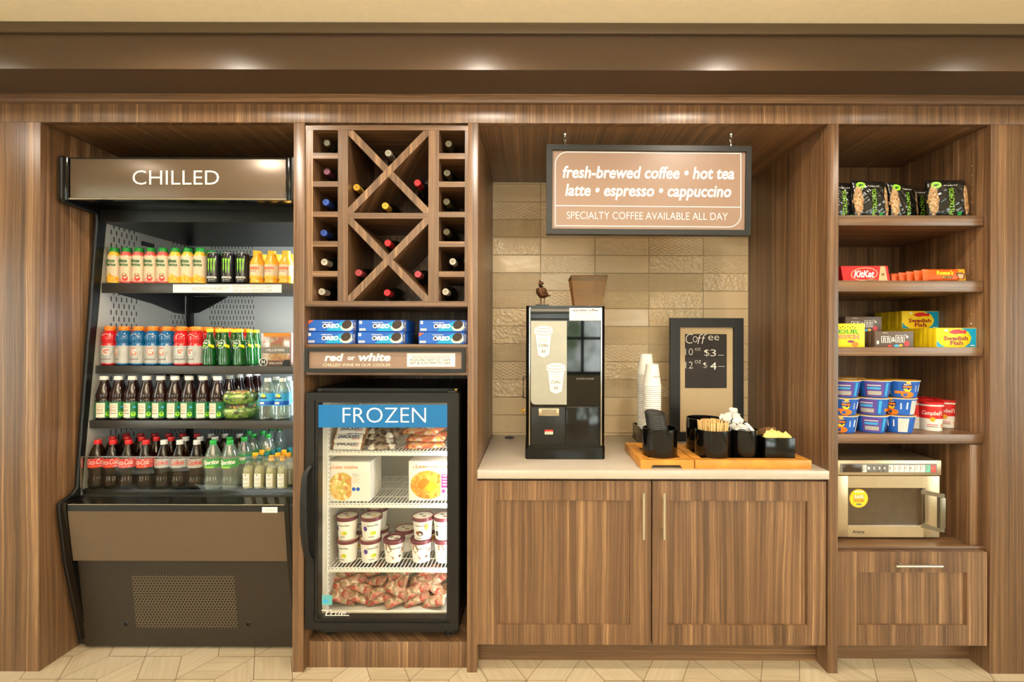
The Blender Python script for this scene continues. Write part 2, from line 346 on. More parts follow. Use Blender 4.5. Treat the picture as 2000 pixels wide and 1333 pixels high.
# ------------------------------------------------------------------ mesh building
class MB:
    def __init__(s): s.v = []; s.f = []; s.m = []; s.names = []
    def mi(s, name):
        if name not in s.names: s.names.append(name)
        return s.names.index(name)
    def poly(s, pts, m):
        k = len(s.v); s.v += [tuple(p) for p in pts]; s.f.append(tuple(range(k, k + len(pts)))); s.m.append(s.mi(m))
    def raw(s, verts, faces, m):
        k = len(s.v); s.v += [tuple(p) for p in verts]
        mm = s.mi(m) if isinstance(m, str) else None
        for i, f in enumerate(faces):
            s.f.append(tuple(k + j for j in f)); s.m.append(mm if mm is not None else s.mi(m[i]))
    def box(s, x0, x1, y0, y1, z0, z1, m, bev=0.0):
        if bev:
            bm = bmesh.new(); bmesh.ops.create_cube(bm, size=1.0)
            bmesh.ops.scale(bm, vec=(x1 - x0, y1 - y0, z1 - z0), verts=bm.verts)
            bmesh.ops.translate(bm, vec=((x0 + x1) / 2, (y0 + y1) / 2, (z0 + z1) / 2), verts=bm.verts)
            bmesh.ops.bevel(bm, geom=list(bm.edges), offset=bev, segments=2, profile=0.5, affect='EDGES')
            bm.verts.index_update()
            s.raw([v.co for v in bm.verts], [[v.index for v in f.verts] for f in bm.faces], m); bm.free(); return
        v = [(x0, y0, z0), (x1, y0, z0), (x1, y1, z0), (x0, y1, z0), (x0, y0, z1), (x1, y0, z1), (x1, y1, z1), (x0, y1, z1)]
        s.raw(v, [(0, 3, 2, 1), (4, 5, 6, 7), (0, 1, 5, 4), (1, 2, 6, 5), (2, 3, 7, 6), (3, 0, 4, 7)], m)
    def lathe(s, prof, m, n=20, c=(0, 0, 0), axis='Z', ms=None, cap0=True, cap1=True, a0=0.0, a1=2 * pi):
        full = abs(a1 - a0 - 2 * pi) < 1e-6
        k = n if full else n + 1
        def pt(r, z, a):
            x, y = r * sin(a), -r * cos(a)
            if axis == 'Z': q = (x, y, z)
            elif axis == 'Y': q = (x, z, -y)
            else: q = (z, x, y)
            return (c[0] + q[0], c[1] + q[1], c[2] + q[2])
        vs = [pt(r, z, a0 + (a1 - a0) * i / n) for r, z in prof for i in range(k)]
        fs, mm = [], []
        for j in range(len(prof) - 1):
            for i in range(n):
                i2 = (i + 1) % k
                fs.append((j * k + i, j * k + i2, (j + 1) * k + i2, (j + 1) * k + i)); mm.append(ms[j] if ms else m)
        if cap0 and full and prof[0][0] > 1e-5: fs.append(tuple(range(k - 1, -1, -1))); mm.append(ms[0] if ms else m)
        if cap1 and full and prof[-1][0] > 1e-5: fs.append(tuple((len(prof) - 1) * k + i for i in range(k))); mm.append(ms[-1] if ms else m)
        s.raw(vs, fs, mm)
    def tube(s, pts, r, m, n=8, cap=True):
        pts = [Vector(p) for p in pts]; rings = []
        for i, p in enumerate(pts):
            t = (pts[min(i + 1, len(pts) - 1)] - pts[max(i - 1, 0)]).normalized()
            u = t.cross(Vector((0, 0, 1)))
            if u.length < 0.05: u = t.cross(Vector((1, 0, 0)))
            u.normalize(); w = t.cross(u)
            rr = r[i] if isinstance(r, (list, tuple)) else r
            rings.append([p + (u * cos(2 * pi * k / n) + w * sin(2 * pi * k / n)) * rr for k in range(n)])
        vs = [q for R in rings for q in R]; fs = []
        for j in range(len(rings) - 1):
            for k in range(n): fs.append((j * n + k, j * n + (k + 1) % n, (j + 1) * n + (k + 1) % n, (j + 1) * n + k))
        if cap: fs += [tuple(range(n - 1, -1, -1)), tuple((len(rings) - 1) * n + k for k in range(n))]
        s.raw(vs, fs, m)
    def prism(s, poly, axis, a0, a1, m):
        """poly: 2-D outline; axis X -> (y,z), Y -> (x,z), Z -> (x,y)"""
        def q(p, a): return {'X': (a, p[0], p[1]), 'Y': (p[0], a, p[1]), 'Z': (p[0], p[1], a)}[axis]
        n = len(poly)
        s.raw([q(p, a0) for p in poly] + [q(p, a1) for p in poly],
              [tuple(range(n)), tuple(range(2 * n - 1, n - 1, -1))] + [(i, (i + 1) % n, n + (i + 1) % n, n + i) for i in range(n)], m)
    def frame(s, x0, x1, z0, z1, t, y0, y1, m, tz=None):
        tz = tz or t
        s.box(x0, x1, y0, y1, z0, z0 + tz, m); s.box(x0, x1, y0, y1, z1 - tz, z1, m)
        s.box(x0, x0 + t, y0, y1, z0 + tz, z1 - tz, m); s.box(x1 - t, x1, y0, y1, z0 + tz, z1 - tz, m)
    def build(s, name, parent=None, loc=None, rot=None, recalc=True, angle=38):
        me = bpy.data.meshes.new(name)
        me.from_pydata(s.v, [], s.f)
        for nme in s.names: me.materials.append(M[nme])
        me.polygons.foreach_set('material_index', s.m)
        if recalc:
            bm = bmesh.new(); bm.from_mesh(me); bmesh.ops.recalc_face_normals(bm, faces=bm.faces); bm.to_mesh(me); bm.free()
        me.polygons.foreach_set('use_smooth', [True] * len(me.polygons))
        me.set_sharp_from_angle(angle=radians(angle))
        me.update()
        o = bpy.data.objects.new(name, me); COL.objects.link(o)
        if parent: o.parent = parent
        if loc: o.location = loc
        if rot: o.rotation_euler = rot
        return o

def tag(o, label=None, cat=None, group=None, kind=None):
    if label: o['label'] = label
    if cat: o['category'] = cat
    if group: o['group'] = group
    if kind: o['kind'] = kind
    return o
def thing(name, loc, label, cat, group=None, rot=(0, 0, 0)):
    o = bpy.data.objects.new(name, None); COL.objects.link(o); o.empty_display_size = 0.05
    o.location = loc; o.rotation_euler = rot
    return tag(o, label, cat, group)
USED = set()
def place(proto, loc, label, group=None, rot=None):
    """the first call moves the thing itself, later calls copy it with its parts"""
    if proto.name not in USED:
        USED.add(proto.name); r = proto
    else:
        r = proto.copy(); COL.objects.link(r)
        for ch in list(proto.children):
            c = ch.copy(); COL.objects.link(c); c.parent = r
            for g in list(ch.children):
                d = g.copy(); COL.objects.link(d); d.parent = c
    r.location = loc
    if rot is not None: r.rotation_euler = rot
    r['label'] = label
    if group: r['group'] = group
    return r
ORD = ['first', 'second', 'third', 'fourth', 'fifth', 'sixth', 'seventh', 'eighth', 'ninth', 'tenth', 'eleventh', 'twelfth', 'thirteenth', 'fourteenth', 'fifteenth',
       'sixteenth', 'seventeenth', 'eighteenth', 'nineteenth', 'twentieth', 'twenty-first', 'twenty-second', 'twenty-third', 'twenty-fourth', 'twenty-fifth', 'twenty-sixth', 'twenty-seventh', 'twenty-eighth', 'twenty-ninth', 'thirtieth', 'thirty-first', 'thirty-second', 'thirty-third', 'thirty-fourth', 'thirty-fifth', 'thirty-sixth', 'thirty-seventh', 'thirty-eighth', 'thirty-ninth', 'fortieth', 'forty-first', 'forty-second', 'forty-third', 'forty-fourth', 'forty-fifth']

# ------------------------------------------------------------------ lettering and flat marks on surfaces
_TX = {}
def text_tris(t, shear=0.0, bold=0.0):
    k = (t, shear, bold)
    if k in _TX: return _TX[k]
    cu = bpy.data.curves.new('lettering', 'FONT'); cu.body = t; cu.shear = shear; cu.offset = bold; cu.resolution_u = 3; cu.size = 1.0
    o = bpy.data.objects.new('lettering', cu); COL.objects.link(o)
    bpy.context.view_layer.update()
    ev = o.evaluated_get(bpy.context.evaluated_depsgraph_get()); me = ev.to_mesh()
    v = [(p.co.x, p.co.y) for p in me.vertices]; f = [tuple(p.vertices) for p in me.polygons]
    ev.to_mesh_clear(); bpy.data.objects.remove(o); bpy.data.curves.remove(cu)
    if v:
        x0 = min(p[0] for p in v); x1 = max(p[0] for p in v); y0 = min(p[1] for p in v); y1 = max(p[1] for p in v)
        v = [((p[0] - x0) / (x1 - x0 or 1), (p[1] - y0) / (y1 - y0 or 1)) for p in v]
    _TX[k] = (v, f); return _TX[k]
class Marks:
    """lays lettering, rectangles, ellipses and outlines on a surface given by fn(u, v, lift) -> point"""
    def __init__(s, mb, fn, step=0.0004): s.mb = mb; s.fn = fn; s.step = step
    def poly(s, pts, m, layer=1): s.mb.poly([s.fn(u, v, layer * s.step) for u, v in pts], m)
    def rect(s, u0, v0, u1, v1, m, layer=1, nu=1):
        for i in range(nu):
            a = u0 + (u1 - u0) * i / nu; b = u0 + (u1 - u0) * (i + 1) / nu
            s.poly([(a, v0), (b, v0), (b, v1), (a, v1)], m, layer)
    def ell(s, cu, cv, ru, rv, m, layer=1, n=20, rot=0.0):
        s.poly([(cu + ru * cos(2 * pi * i / n) * cos(rot) - rv * sin(2 * pi * i / n) * sin(rot), cv + ru * cos(2 * pi * i / n) * sin(rot) + rv * sin(2 * pi * i / n) * cos(rot)) for i in range(n)], m, layer)
    def line(s, pts, w, m, layer=1, close=False):
        n = len(pts)
        for i in range(n if close else n - 1):
            (a, b), (c, d) = pts[i], pts[(i + 1) % n]
            l = sqrt((c - a) ** 2 + (d - b) ** 2) or 1e-9; nx, ny = -(d - b) / l * w / 2, (c - a) / l * w / 2
            s.poly([(a + nx, b + ny), (c + nx, d + ny), (c - nx, d - ny), (a - nx, b - ny)], m, layer)
    def text(s, t, u0, v0, u1, v1, m, layer=2, shear=0.0, bold=0.0):
        """fills the box: (u0,v0) is the lower left of the lettering, (u1,v1) the upper right"""
        v, f = text_tris(t, shear, bold)
        s.mb.raw([s.fn(u0 + (u1 - u0) * a, v0 + (v1 - v0) * b, layer * s.step) for a, b in v], f, m)
    def vtext(s, t, u0, v0, u1, v1, m, layer=2, shear=0.0, bold=0.0):
        """lettering that reads upward"""
        v, f = text_tris(t, shear, bold)
        s.mb.raw([s.fn(u1 - (u1 - u0) * b, v0 + (v1 - v0) * a, layer * s.step) for a, b in v], f, m)
def flat(y): return lambda u, v, l: (u, y - l, v)
def pxplane(d):
    """surface parallel to the cabinet front at depth d, addressed in photograph pixels"""
    def fn(u, v, l):
        x, z = P(u, v, d); return (x, d - l, z)
    return fn
def prof_r(prof, z):
    for (r0, z0), (r1, z1) in zip(prof, prof[1:]):
        if z0 <= z <= z1: return r0 + (r1 - r0) * (z - z0) / ((z1 - z0) or 1)
    return prof[-1][0]
def on_profile(prof, ref, lift=0.0004):
    def fn(u, v, l):
        r = prof_r(prof, v) + l + lift; return (r * sin(u / ref), -r * cos(u / ref), v)
    return fn
def round_on(r): return lambda u, v, l: ((r + l) * sin(u / r), -(r + l) * cos(u / r), v)

# ------------------------------------------------------------------ the room
def structure(name, mb, **k):
    o = mb.build(name, **k); o['kind'] = 'structure'; return o
YB = -5.4
mb = MB()
a = 0.1692; h = a * sqrt(3) / 2; g = 0.0012
mb.poly([(-3.7, YB, -0.003), (3.7, YB, -0.003), (3.7, 0.95, -0.003), (-3.7, 0.95, -0.003)], 'floor_grout')
ox, oy = -0.022, -0.046
def rhomb(p, e1, e2):
    c = (p[0] + (e1[0] + e2[0]) / 2, p[1] + (e1[1] + e2[1]) / 2)
    q = [p, (p[0] + e1[0], p[1] + e1[1]), (p[0] + e1[0] + e2[0], p[1] + e1[1] + e2[1]), (p[0] + e2[0], p[1] + e2[1])]
    f = 1 - 2 * g / h
    q = [(c[0] + (x - c[0]) * f, c[1] + (y - c[1]) * f, 0.0) for x, y in q]
    if all(-3.7 < x < 3.7 and YB < y < 0.93 for x, y, _ in q): mb.poly(q, 'floor_tile')
dirs = [(a * cos(radians(k)), a * sin(radians(k))) for k in range(0, 360, 60)]
for j in range(-40, 14):
    for i in range(-16, 17):
        px = ox + i * 3 * a + (1.5 * a if j % 2 else 0); py = oy + j * h
        for k in (0, 1, 2): rhomb((px, py), dirs[k], dirs[k + 1])
structure('floor', mb, recalc=False)
mb = MB(); mb.box(-3.75, 3.75, YB, -0.19, 2.742, 2.80, 'ceiling_paint'); structure('ceiling', mb)
mb = MB(); mb.box(-3.75, 3.75, -0.195, 0.95, 2.5622, 2.742, 'bulkhead_paint'); structure('beam_bulkhead', mb)
mb = MB(); mb.box(-3.75, 3.75, -0.212, -0.1951, 2.699, 2.7419, 'trim_paint', 0.003); structure('trim_1', mb)
mb = MB(); mb.box(-3.8, 3.8, 0.93, 1.0, 0, 2.6, 'wall_paint'); structure('wall_back', mb)
WY = (-2.9, -0.75)
for s_, nm_ in ((-1, 'left'), (1, 'right')):
    mb = MB(); xa, xb = sorted((s_ * 3.7, s_ * 3.82))
    mb.box(xa, xb, YB, WY[0], 0, 2.8, 'wall_paint'); mb.box(xa, xb, WY[1], 0.95, 0, 2.8, 'wall_paint'); mb.box(xa, xb, WY[0], WY[1], 0, 0.3, 'wall_paint'); mb.box(xa, xb, WY[0], WY[1], 2.5, 2.8, 'wall_paint')
    structure('wall_' + nm_, mb)
    mb = MB(); xc_ = s_ * 3.75
    for y0_, y1_, z0_, z1_ in ((WY[0], WY[1], 0.3, 0.36), (WY[0], WY[1], 2.44, 2.5), (WY[0], WY[0] + .06, 0.36, 2.44), (WY[1] - .06, WY[1], 0.36, 2.44), (-1.86, -1.80, 0.36, 2.44)): mb.box(xc_ - .03, xc_ + .03, y0_, y1_, z0_, z1_, 'frame_black')
    w = structure('window_%d' % (4 if s_ < 0 else 5), mb)
    mb = MB(); mb.box(xc_ - .003, xc_ + .003, WY[0] + .05, WY[1] - .05, 0.35, 2.45, 'window_glass'); mb.build('window_pane', w)
mb = MB()
WX = [(-2.9, -1.5), (-0.1, 1.3), (1.7, 3.1)]
xs = [-3.75] + [q for w in WX for q in w] + [3.75]
for i in range(0, len(xs), 2): mb.box(xs[i], xs[i + 1], YB - 0.12, YB, 0, 2.8, 'wall_paint')
for x0, x1 in WX: mb.box(x0, x1, YB - 0.12, YB, 2.6, 2.8, 'wall_paint'); mb.box(x0, x1, YB - 0.12, YB, 0, 0.9 if x0 == -0.1 else 0.25, 'wall_paint')
structure('wall_rear', mb)
for i, (x0, x1) in enumerate(WX):
    zs_ = 0.9 if x0 == -0.1 else 0.25
    mb = MB(); mb.frame(x0, x1, zs_, 2.6, 0.06, YB - 0.08, YB - 0.02, 'frame_black')
    xm = (x0 + x1) / 2 + (0.25 if x0 == -0.1 else 0)
    mb.box(xm - 0.025, xm + 0.025, YB - 0.08, YB - 0.02, zs_ + .06, 2.54, 'frame_black'); mb.box(x0 + 0.06, x1 - 0.06, YB - 0.075, YB - 0.03, 1.5, 1.55, 'frame_black')
    w = structure('window_%d' % (i + 1), mb)
    mb = MB(); mb.box(x0 + 0.05, x1 - 0.05, YB - 0.055, YB - 0.05, zs_ + .05, 2.55, 'window_glass'); mb.build('window_pane', w)

up = thing('added_fill_trough', (0, -2.75, 2.742), 'long pale trough on cables, added around the unseen fill light behind the viewer', 'lamp')  # unseen trough and cables, added to dress the fill light
mb = MB(); mb.box(-1.35, 1.35, -.28, .28, -.72, -.70, 'white_liner'); mb.box(-1.37, -1.35, -.30, .30, -.72, -.66, 'white_liner'); mb.box(1.35, 1.37, -.30, .30, -.72, -.66, 'white_liner'); mb.box(-1.35, 1.35, -.30, -.28, -.72, -.66, 'white_liner'); mb.box(-1.35, 1.35, .28, .30, -.72, -.66, 'white_liner'); mb.build('trough', up)
for xx in (-1.2, 1.2): mb = MB(); mb.tube([(xx, .29, -.67), (xx, .29, -.0005)], .003, 'chrome', 6); mb.build('cable', up)
# ------------------------------------------------------------------ built-in wall unit
H = 2.4406
XA0, XA1 = -1.0625, -1.0125      # divider between cooler and wine bay
XB0, XB1 = -0.2880, -0.2430
XC0, XC1 = 1.3130, 1.3575
XR = 2.032; XL = -2.186
unit = thing('wall_unit', (0, 0, 0), 'large built-in walnut-look wall unit whose niches hold the coolers, coffee bar and snack shelves', 'wall unit')
def part(name, mb, parent, label=None):
    o = mb.build(name, parent)
    if label: o['label'] = label
    return o
def panel(name, x0, x1, y0, y1, z0, z1, m, parent=None, bev=0.0012):
    b = MB(); b.box(x0, x1, y0, y1, z0, z1, m, bev); return part(name, b, parent or unit)
panel('side_stile', -3.7, XL, 0, 0.92, 0, H, 'wood_vertical'); panel('side_stile', XR, 3.7, 0, 0.92, 0, H, 'wood_vertical')
panel('header', -3.7, 3.7, 0, 0.03, H + 0.0005, 2.5235, 'wood_vertical')
panel('cornice', -3.7, 3.7, -0.018, 0.03, 2.5240, 2.5618, 'wood_across')
for x0, x1 in ((XA0, XA1), (XB0, XB1), (XC0, XC1)): panel('divider', x0, x1, 0, 0.92, 0, H, 'wood_vertical')
panel('niche_ceiling', -3.7, 3.7, 0.031, 0.92, H + 0.0005, H + 0.03, 'wood_deep')
panel('back_panel', XL, XA0, 0.905, 0.925, 0, H, 'wood_vertical')
panel('back_panel', XA1, XB0, 0.64, 0.66, 0, H, 'wood_vertical')
panel('back_panel', XC1, XR, 0.508, 0.528, 0.02, H, 'wood_vertical')
panel('plinth', XA1 + .0005, XB0 - .0005, 0.03, 0.62, 0.0, 0.1175, 'wood_vertical')
b = MB(); b.box(XB1, XC0, 0.762, 0.80, 0.90, H, 'backsplash_tile'); structure('wall_backsplash', b)

# base cabinet of the coffee bar
def shaker(b, x0, x1, z0, z1, ix0, ix1, iz0, iz1, y0=0.0, t=0.022):
    b.box(x0, ix0, y0, y0 + t, z0, z1, 'wood_vertical'); b.box(ix1, x1, y0, y0 + t, z0, z1, 'wood_vertical')
    b.box(ix0, ix1, y0, y0 + t, iz1, z1, 'wood_vertical'); b.box(ix0, ix1, y0, y0 + t, z0, iz0, 'wood_vertical')
    b.box(ix0, ix1, y0 + 0.009, y0 + t, iz0, iz1, 'wood_vertical')
def bar_handle(parent, p0, p1, name='handle'):
    b = MB(); v = Vector(p1) - Vector(p0); q0 = Vector(p0) + v * 0.18; q1 = Vector(p0) + v * 0.82
    b.tube([p0, p1], 0.006, 'steel_light', 10)
    for q in (q0, q1): b.tube([q, q + Vector((0, 0.034, 0))], 0.0045, 'steel_light', 8)
    o = part(name, b, parent, 'brushed steel bar handle'); return o
cab = thing('base_cabinet', ((XB1 + XC0) / 2, 0, 0), 'walnut-look base cabinet with two shaker doors under the white coffee counter', 'cabinet')
ox_ = (XB1 + XC0) / 2
def lx(x): return x - ox_
b = MB(); b.box(lx(XB1) + .001, lx(XC0) - .001, 0.024, 0.75, 0.1247, ZC - .0395, 'wood_vertical'); part('carcass', b, cab)
b = MB(); b.box(lx(XB1) + .001, lx(XC0) - .001, 0.083, 0.10, 0, 0.124, 'wood_across'); part('toe_kick', b, cab)
zt, zb = ZW(940, 0), ZW(1260, 0)
for (p0, p1, i0, i1, hx) in ((932.5, 1272, 970, 1232, 1258), (1275.5, 1614, 1307, 1578, 1298)):
    b = MB(); shaker(b, lx(XW(p0, 0)), lx(XW(p1, 0)), zb, zt, lx(XW(i0, 0)), lx(XW(i1, 0)), ZW(1221, 0), ZW(978, 0))
    dr = part('door', b, cab)
    bar_handle(dr, (lx(XW(hx, -.03)), -0.034, ZW(963, -.03)), (lx(XW(hx, -.03)), -0.034, ZW(1053, -.03)))
# counter
ctr = MB(); ctr.box(XB1 + .001, XC0 - .001, -0.012, 0.7615, ZC - .0385, ZC, 'quartz', 0.003)
co = ctr.build('countertop'); tag(co, 'cream white quartz countertop of the coffee bar', 'countertop')
b = MB(); gx, gz = P(995, 855.5, 0.674); b.lathe([(0.026, 0.0002), (0.030, 0.0025), (0.024, 0.004), (0.022, 0.001), (0.0, 0.001)], 'black_satin', 24, (0, 0, 0))
o = b.build('cable_grommet', loc=(gx, 0.674, ZC)); tag(o, 'small round black cable grommet in the countertop beside the coffee machine', 'grommet')

# drawer cabinet and shelves of the snack niche
dc = thing('drawer_cabinet', (0, 0, 0), 'walnut-look drawer cabinet with a steel bar handle under the microwave', 'cabinet')
b = MB(); b.box(XC1 + .001, XR - .001, 0.024, 0.50, 0.1247, 0.54, 'wood_across'); part('carcass', b, dc)
b = MB(); b.box(XC1 + .001, XR - .001, 0.098, 0.115, 0, 0.124, 'wood_across'); part('toe_kick', b, dc)
b = MB(); shaker(b, XW(1638, 0), XW(1929, 0), ZW(1260, 0), ZW(1077, 0), XW(1677, 0), XW(1890, 0), ZW(1220, 0), ZW(1117, 0))
dr = part('drawer', b, dc)
bar_handle(dr, (XW(1751, -.034), -0.034, ZW(1105, -.034)), (XW(1842, -.034), -0.034, ZW(1105, -.034)))
b = MB(); b.box(XC1 + .001, XR - .001, 0.02, 0.50, 0.5405, 0.556, 'wood_across', 0.001); b.box(1.975, XR - .001, 0.035, 0.50, 0.5565, 1.0105, 'wood_vertical', 0.001)
part('microwave_bay', b, dc)
SHZ = []
for i, (t, bt, nm) in enumerate(((421, 441, 'black nut bags'), (548.5, 570, 'red and orange candy bars'), (679, 695.5, 'yellow candy boxes'), (849, 867, 'blue pasta cups'))):
    z1, z0 = ZW(t, .03, 1780), ZW(bt, .03, 1780); SHZ.append(z1)
    b = MB(); b.box(XC1 + .001, XR - .003, 0.03, 0.505, z0, z1, 'wood_across', 0.0012)
    o = b.build('shelf'); tag(o, 'walnut-look adjustable shelf carrying the ' + nm, 'shelf', 'shelves of the snack niche')
# shelf-pin sockets in the right side
b = MB(); b.lathe([(0.0, -0.0012), (0.0018, -0.0012), (0.0030, 0.0)], 'chrome', 8, (0, 0, 0), 'X')
pin0 = None
for k in range(38):
    z = 0.70 + k * 0.043
    if any(abs(z - q + 0.02) < 0.035 for q in SHZ) or 0.8 < z < 1.02: continue
    if pin0 is None: pin0 = b.build('shelf_pin', unit); pin0['label'] = 'small bright shelf pin socket'; o = pin0
    else: o = pin0.copy(); COL.objects.link(o)
    o.location = (XR, 0.09, z)

# ------------------------------------------------------------------ wine rack
rk = thing('wine_rack', (0, 0, 0), 'walnut-look wine rack with square cells and two crossed lattices above the freezer', 'rack')
b = MB(); Y0, Y1 = 0.004, 0.34
X0, X1 = XA1 + 0.0008, XB0 - 0.0008
def zc(p): return ZW(p, 0.004, 760)
def xc(p): return XW(p, 0.004)
b.box(X0, X1, Y0 + .012, Y1, zc(246), H - 0.001, 'wood_across')
b.box(X0, X1, Y0, Y1, zc(254.5), zc(246), 'wood_across'); b.box(X0, X1, Y0, Y1, zc(599), zc(588.5), 'wood_across')
zb_, zt_ = zc(588.5), zc(254.5)
for p0, p1 in ((None, 610), (659, 679), (836, 856.5), (907, None)):
    b.box(xc(p0) if p0 else X0, xc(p1) if p1 else X1, Y0 + .0006, Y1, zb_, zt_, 'wood_vertical')
for (q0, q1) in ((299, 310), (354.5, 365), (413.5, 424), (471.5, 482), (530, 541)):
    for (p0, p1) in ((610, 659), (856.5, 907)):
        b.box(xc(p0), xc(p1), Y0 + .001, Y1, zc(q1), zc(q0), 'wood_across')
b.box(xc(679), xc(836), Y0 + .001, Y1, zc(427), zc(416), 'wood_across')
for (q0, q1) in ((254.5, 416), (427, 588.5)):
    xa, xb, za, zb2 = xc(679), xc(836), zc(q1), zc(q0); t = 0.022
    b.prism([(xa, za), (xa + t, za), (xb, zb2 - t), (xb, zb2), (xb - t, zb2), (xa, za + t)], 'Y', Y0 + .002, Y1 - .001, 'wood_vertical')
    b.prism([(xa, zb2), (xa + t, zb2), (xb, za + t), (xb, za), (xb - t, za), (xa, zb2 - t)], 'Y', Y0 + .0025, Y1 - .0015, 'wood_vertical')
b.box(X0, X1, Y1, Y1 + .012, zb_, zt_, 'wood_vertical')
part('lattice', b, rk)
# oreo shelf and boxed sign panel
b = MB(); b.box(X0, X1, 0.012, 0.45, ZW(680.5, .012), ZW(673.5, .012), 'wood_across', .001); zOre = ZW(673.5, .012)
o = b.build('shelf'); tag(o, 'thin walnut-look shelf carrying the blue cookie packs above the wine sign', 'shelf')
b = MB(); b.box(X0, X1, 0.006, 0.45, ZW(734, .006), ZW(728.5, .006), 'wood_across', .001); b.box(X0, X1, 0.012, 0.03, ZW(728.5, .006), ZW(680.5, .012) - .0005, 'wood_across')
part('sign_rail', b, unit)

# ------------------------------------------------------------------ wine bottles lying in the rack, necks to the front
def wine(foil):
    t = thing('wine_bottle', (0, 0, 0), 'x', 'wine bottle', 'wine bottles in the rack')
    b = MB(); b.lathe([(0.0, 0.300), (0.034, 0.300), (0.037, 0.292), (0.037, 0.118), (0.032, 0.095), (0.018, 0.074), (0.0145, 0.06), (0.0138, 0.012)], 'wine_glass', 20, axis='Y', cap0=False); part('bottle', b, t)
    b = MB(); b.lathe([(0.0146, 0.066), (0.0146, 0.018), (0.0156, 0.016), (0.0156, 0.003), (0.0140, 0.0), (0.0105, 0.0), (0.0100, 0.0012), (0.0, 0.0012)], foil, 18, axis='Y')
    mk = Marks(b, lambda u, v, l: (u, 0.0012 - l, v)); mk.line([(0.006 * cos(x * pi / 6), 0.006 * sin(x * pi / 6)) for x in range(12)], 0.001, 'wine_dark', close=True); mk.rect(-.001, -.004, .001, .004, 'wine_dark')
    part('foil_capsule', b, t)
    return t
fo = {}
def wb(px, py, foil, label, d=0.05):
    if foil not in fo: fo[foil] = wine(foil)
    x, z = P(px, py, d); place(fo[foil], (x, d, z), label)
rows = ['top', 'second', 'third', 'fourth', 'fifth', 'bottom']
for i, (px, py, f, w) in enumerate([(638, 279, 'foil_olive', 'dark olive'), (638, 335, 'foil_purple', 'purple'), (636, 395, 'foil_blue', 'blue'), (632, 455, 'foil_blue', 'blue'), (633, 512, 'foil_white', 'white'), (628, 570, 'foil_white', 'white')]):
    wb(px, py, f, '%s foiled wine bottle in the %s cell of the left rack column' % (w, rows[i]))
for i, (px, py, f, w) in enumerate([(876, 281, 'foil_olive', 'dark'), (873, 338, 'foil_olive', 'dark'), (872, 394, 'foil_olive', 'dark'), (872, 453, 'foil_olive', 'dark'), (884, 511, 'foil_white', 'white'), (870, 570, 'foil_white', 'white')]):
    wb(px, py, f, '%s foiled wine bottle in the %s cell of the right rack column' % (w, rows[i]))
for q, lst in (('upper', [(758, 299, 'foil_silver', 'silver', 'top'), (696, 366, 'foil_gold', 'yellow', 'left'), (815, 357, 'foil_red', 'red', 'right'), (752, 402, 'foil_gold', 'yellow', 'bottom')]),
               ('lower', [(757, 475, 'foil_red', 'red', 'top'), (700, 533, 'foil_rose', 'rose red', 'left'), (816, 536, 'foil_rose', 'rose red', 'right'), (756, 572, 'foil_red', 'red', 'bottom')])):
    for px, py, f, w, s_ in lst: wb(px, py, f, '%s foiled wine bottle in the %s triangle of the %s crossed lattice' % (w, s_, q))
# ------------------------------------------------------------------ open-front chilled display cooler
ck = thing('display_cooler', (0, 0, 0), 'black open-front chilled display cooler with a taupe header, four stocked levels and taupe apron', 'cooler')
CO0, CI0, CI1, CO1 = -2.168, -2.120, -1.128, -1.083
prof = [(0.062, 2.318), (0.056, 2.308), (0.056, 2.118), (0.066, 2.104), (0.225, 2.092), (0.228, 2.07), (0.132, 0.775), (0.112, 0.752), (0.052, 0.728), (0.050, 0.700), (0.078, 0.450), (0.158, 0.018), (0.86, 0.018), (0.86, 2.318)]
W0, W1 = -2.148, -1.106
for x0, x1 in ((CO0, W0), (W1, CO1)):
    b = MB(); b.prism(prof, 'X', x0, x1, 'black_semi')
    o = part('side_panel', b, ck, 'glossy black end panel with a slanting front edge')
    md = o.modifiers.new('round', 'BEVEL'); md.width = 0.009; md.segments = 3; md.limit_method = 'ANGLE'; md.angle_limit = radians(20)
b = MB(); b.box(W0, W1, 0.066, 0.24, 2.118, 2.306, 'black_gloss', 0.004); hd = part('header_box', b, ck)
for x0, x1 in ((W0 + .0003, CI0), (CI1, W1 - .0003)):
    b = MB(); b.box(x0, x1, 0.057, 0.0665, 2.112, 2.310, 'black_gloss', 0.004); part('edge_moulding', b, ck, 'glossy black edge moulding'); b = MB(); b.prism([(0.052, 0.7275), (0.130, 0.7375), (0.110, 0.45), (0.168, 0.018), (0.159, 0.018), (0.079, 0.450), (0.051, 0.700)], 'X', x0, x1, 'black_gloss'); part('edge_moulding', b, ck, 'glossy black edge moulding')
b = MB(); b.box(CI0 + .004, CI1 - .002, 0.062, 0.0658, 2.124, 2.302, 'taupe_panel', 0.001)
fc = part('header_panel', b, hd, 'taupe header panel with white lettering')
mk = Marks(b2 := MB(), pxplane(0.0615), 0.0005); mk.text('CHILLED', 259, 361, 428, 333, 'white_letter', 1, bold=-0.006); part('lettering', b2, hd, 'white capital letters')
b = MB(); b.box(CI0, CI1, 0.06, 0.067, 2.116, 2.1225, 'chrome'); b.box(CI0, CI1, 0.06, 0.067, 2.303, 2.308, 'black_gloss'); part('header_trim', b, hd)
b = MB(); b.box(W0, W1, 0.241, 0.86, 2.06, 2.12, 'cooler_inner'); part('canopy', b, ck)
b = MB(); b.box(W0, W1, 0.835, 0.857, 0.45, 2.06, 'perforated_back'); part('back_panel', b, ck, 'pale perforated steel back panel')
b = MB(); b.prism([(0.276, 2.059), (0.155, 0.76), (0.8345, 0.76), (0.8345, 2.059)], 'X', W0 + .0005, W0 + .003, 'perforated_side'); part('side_liner', b, ck, 'steel side liner with slots')
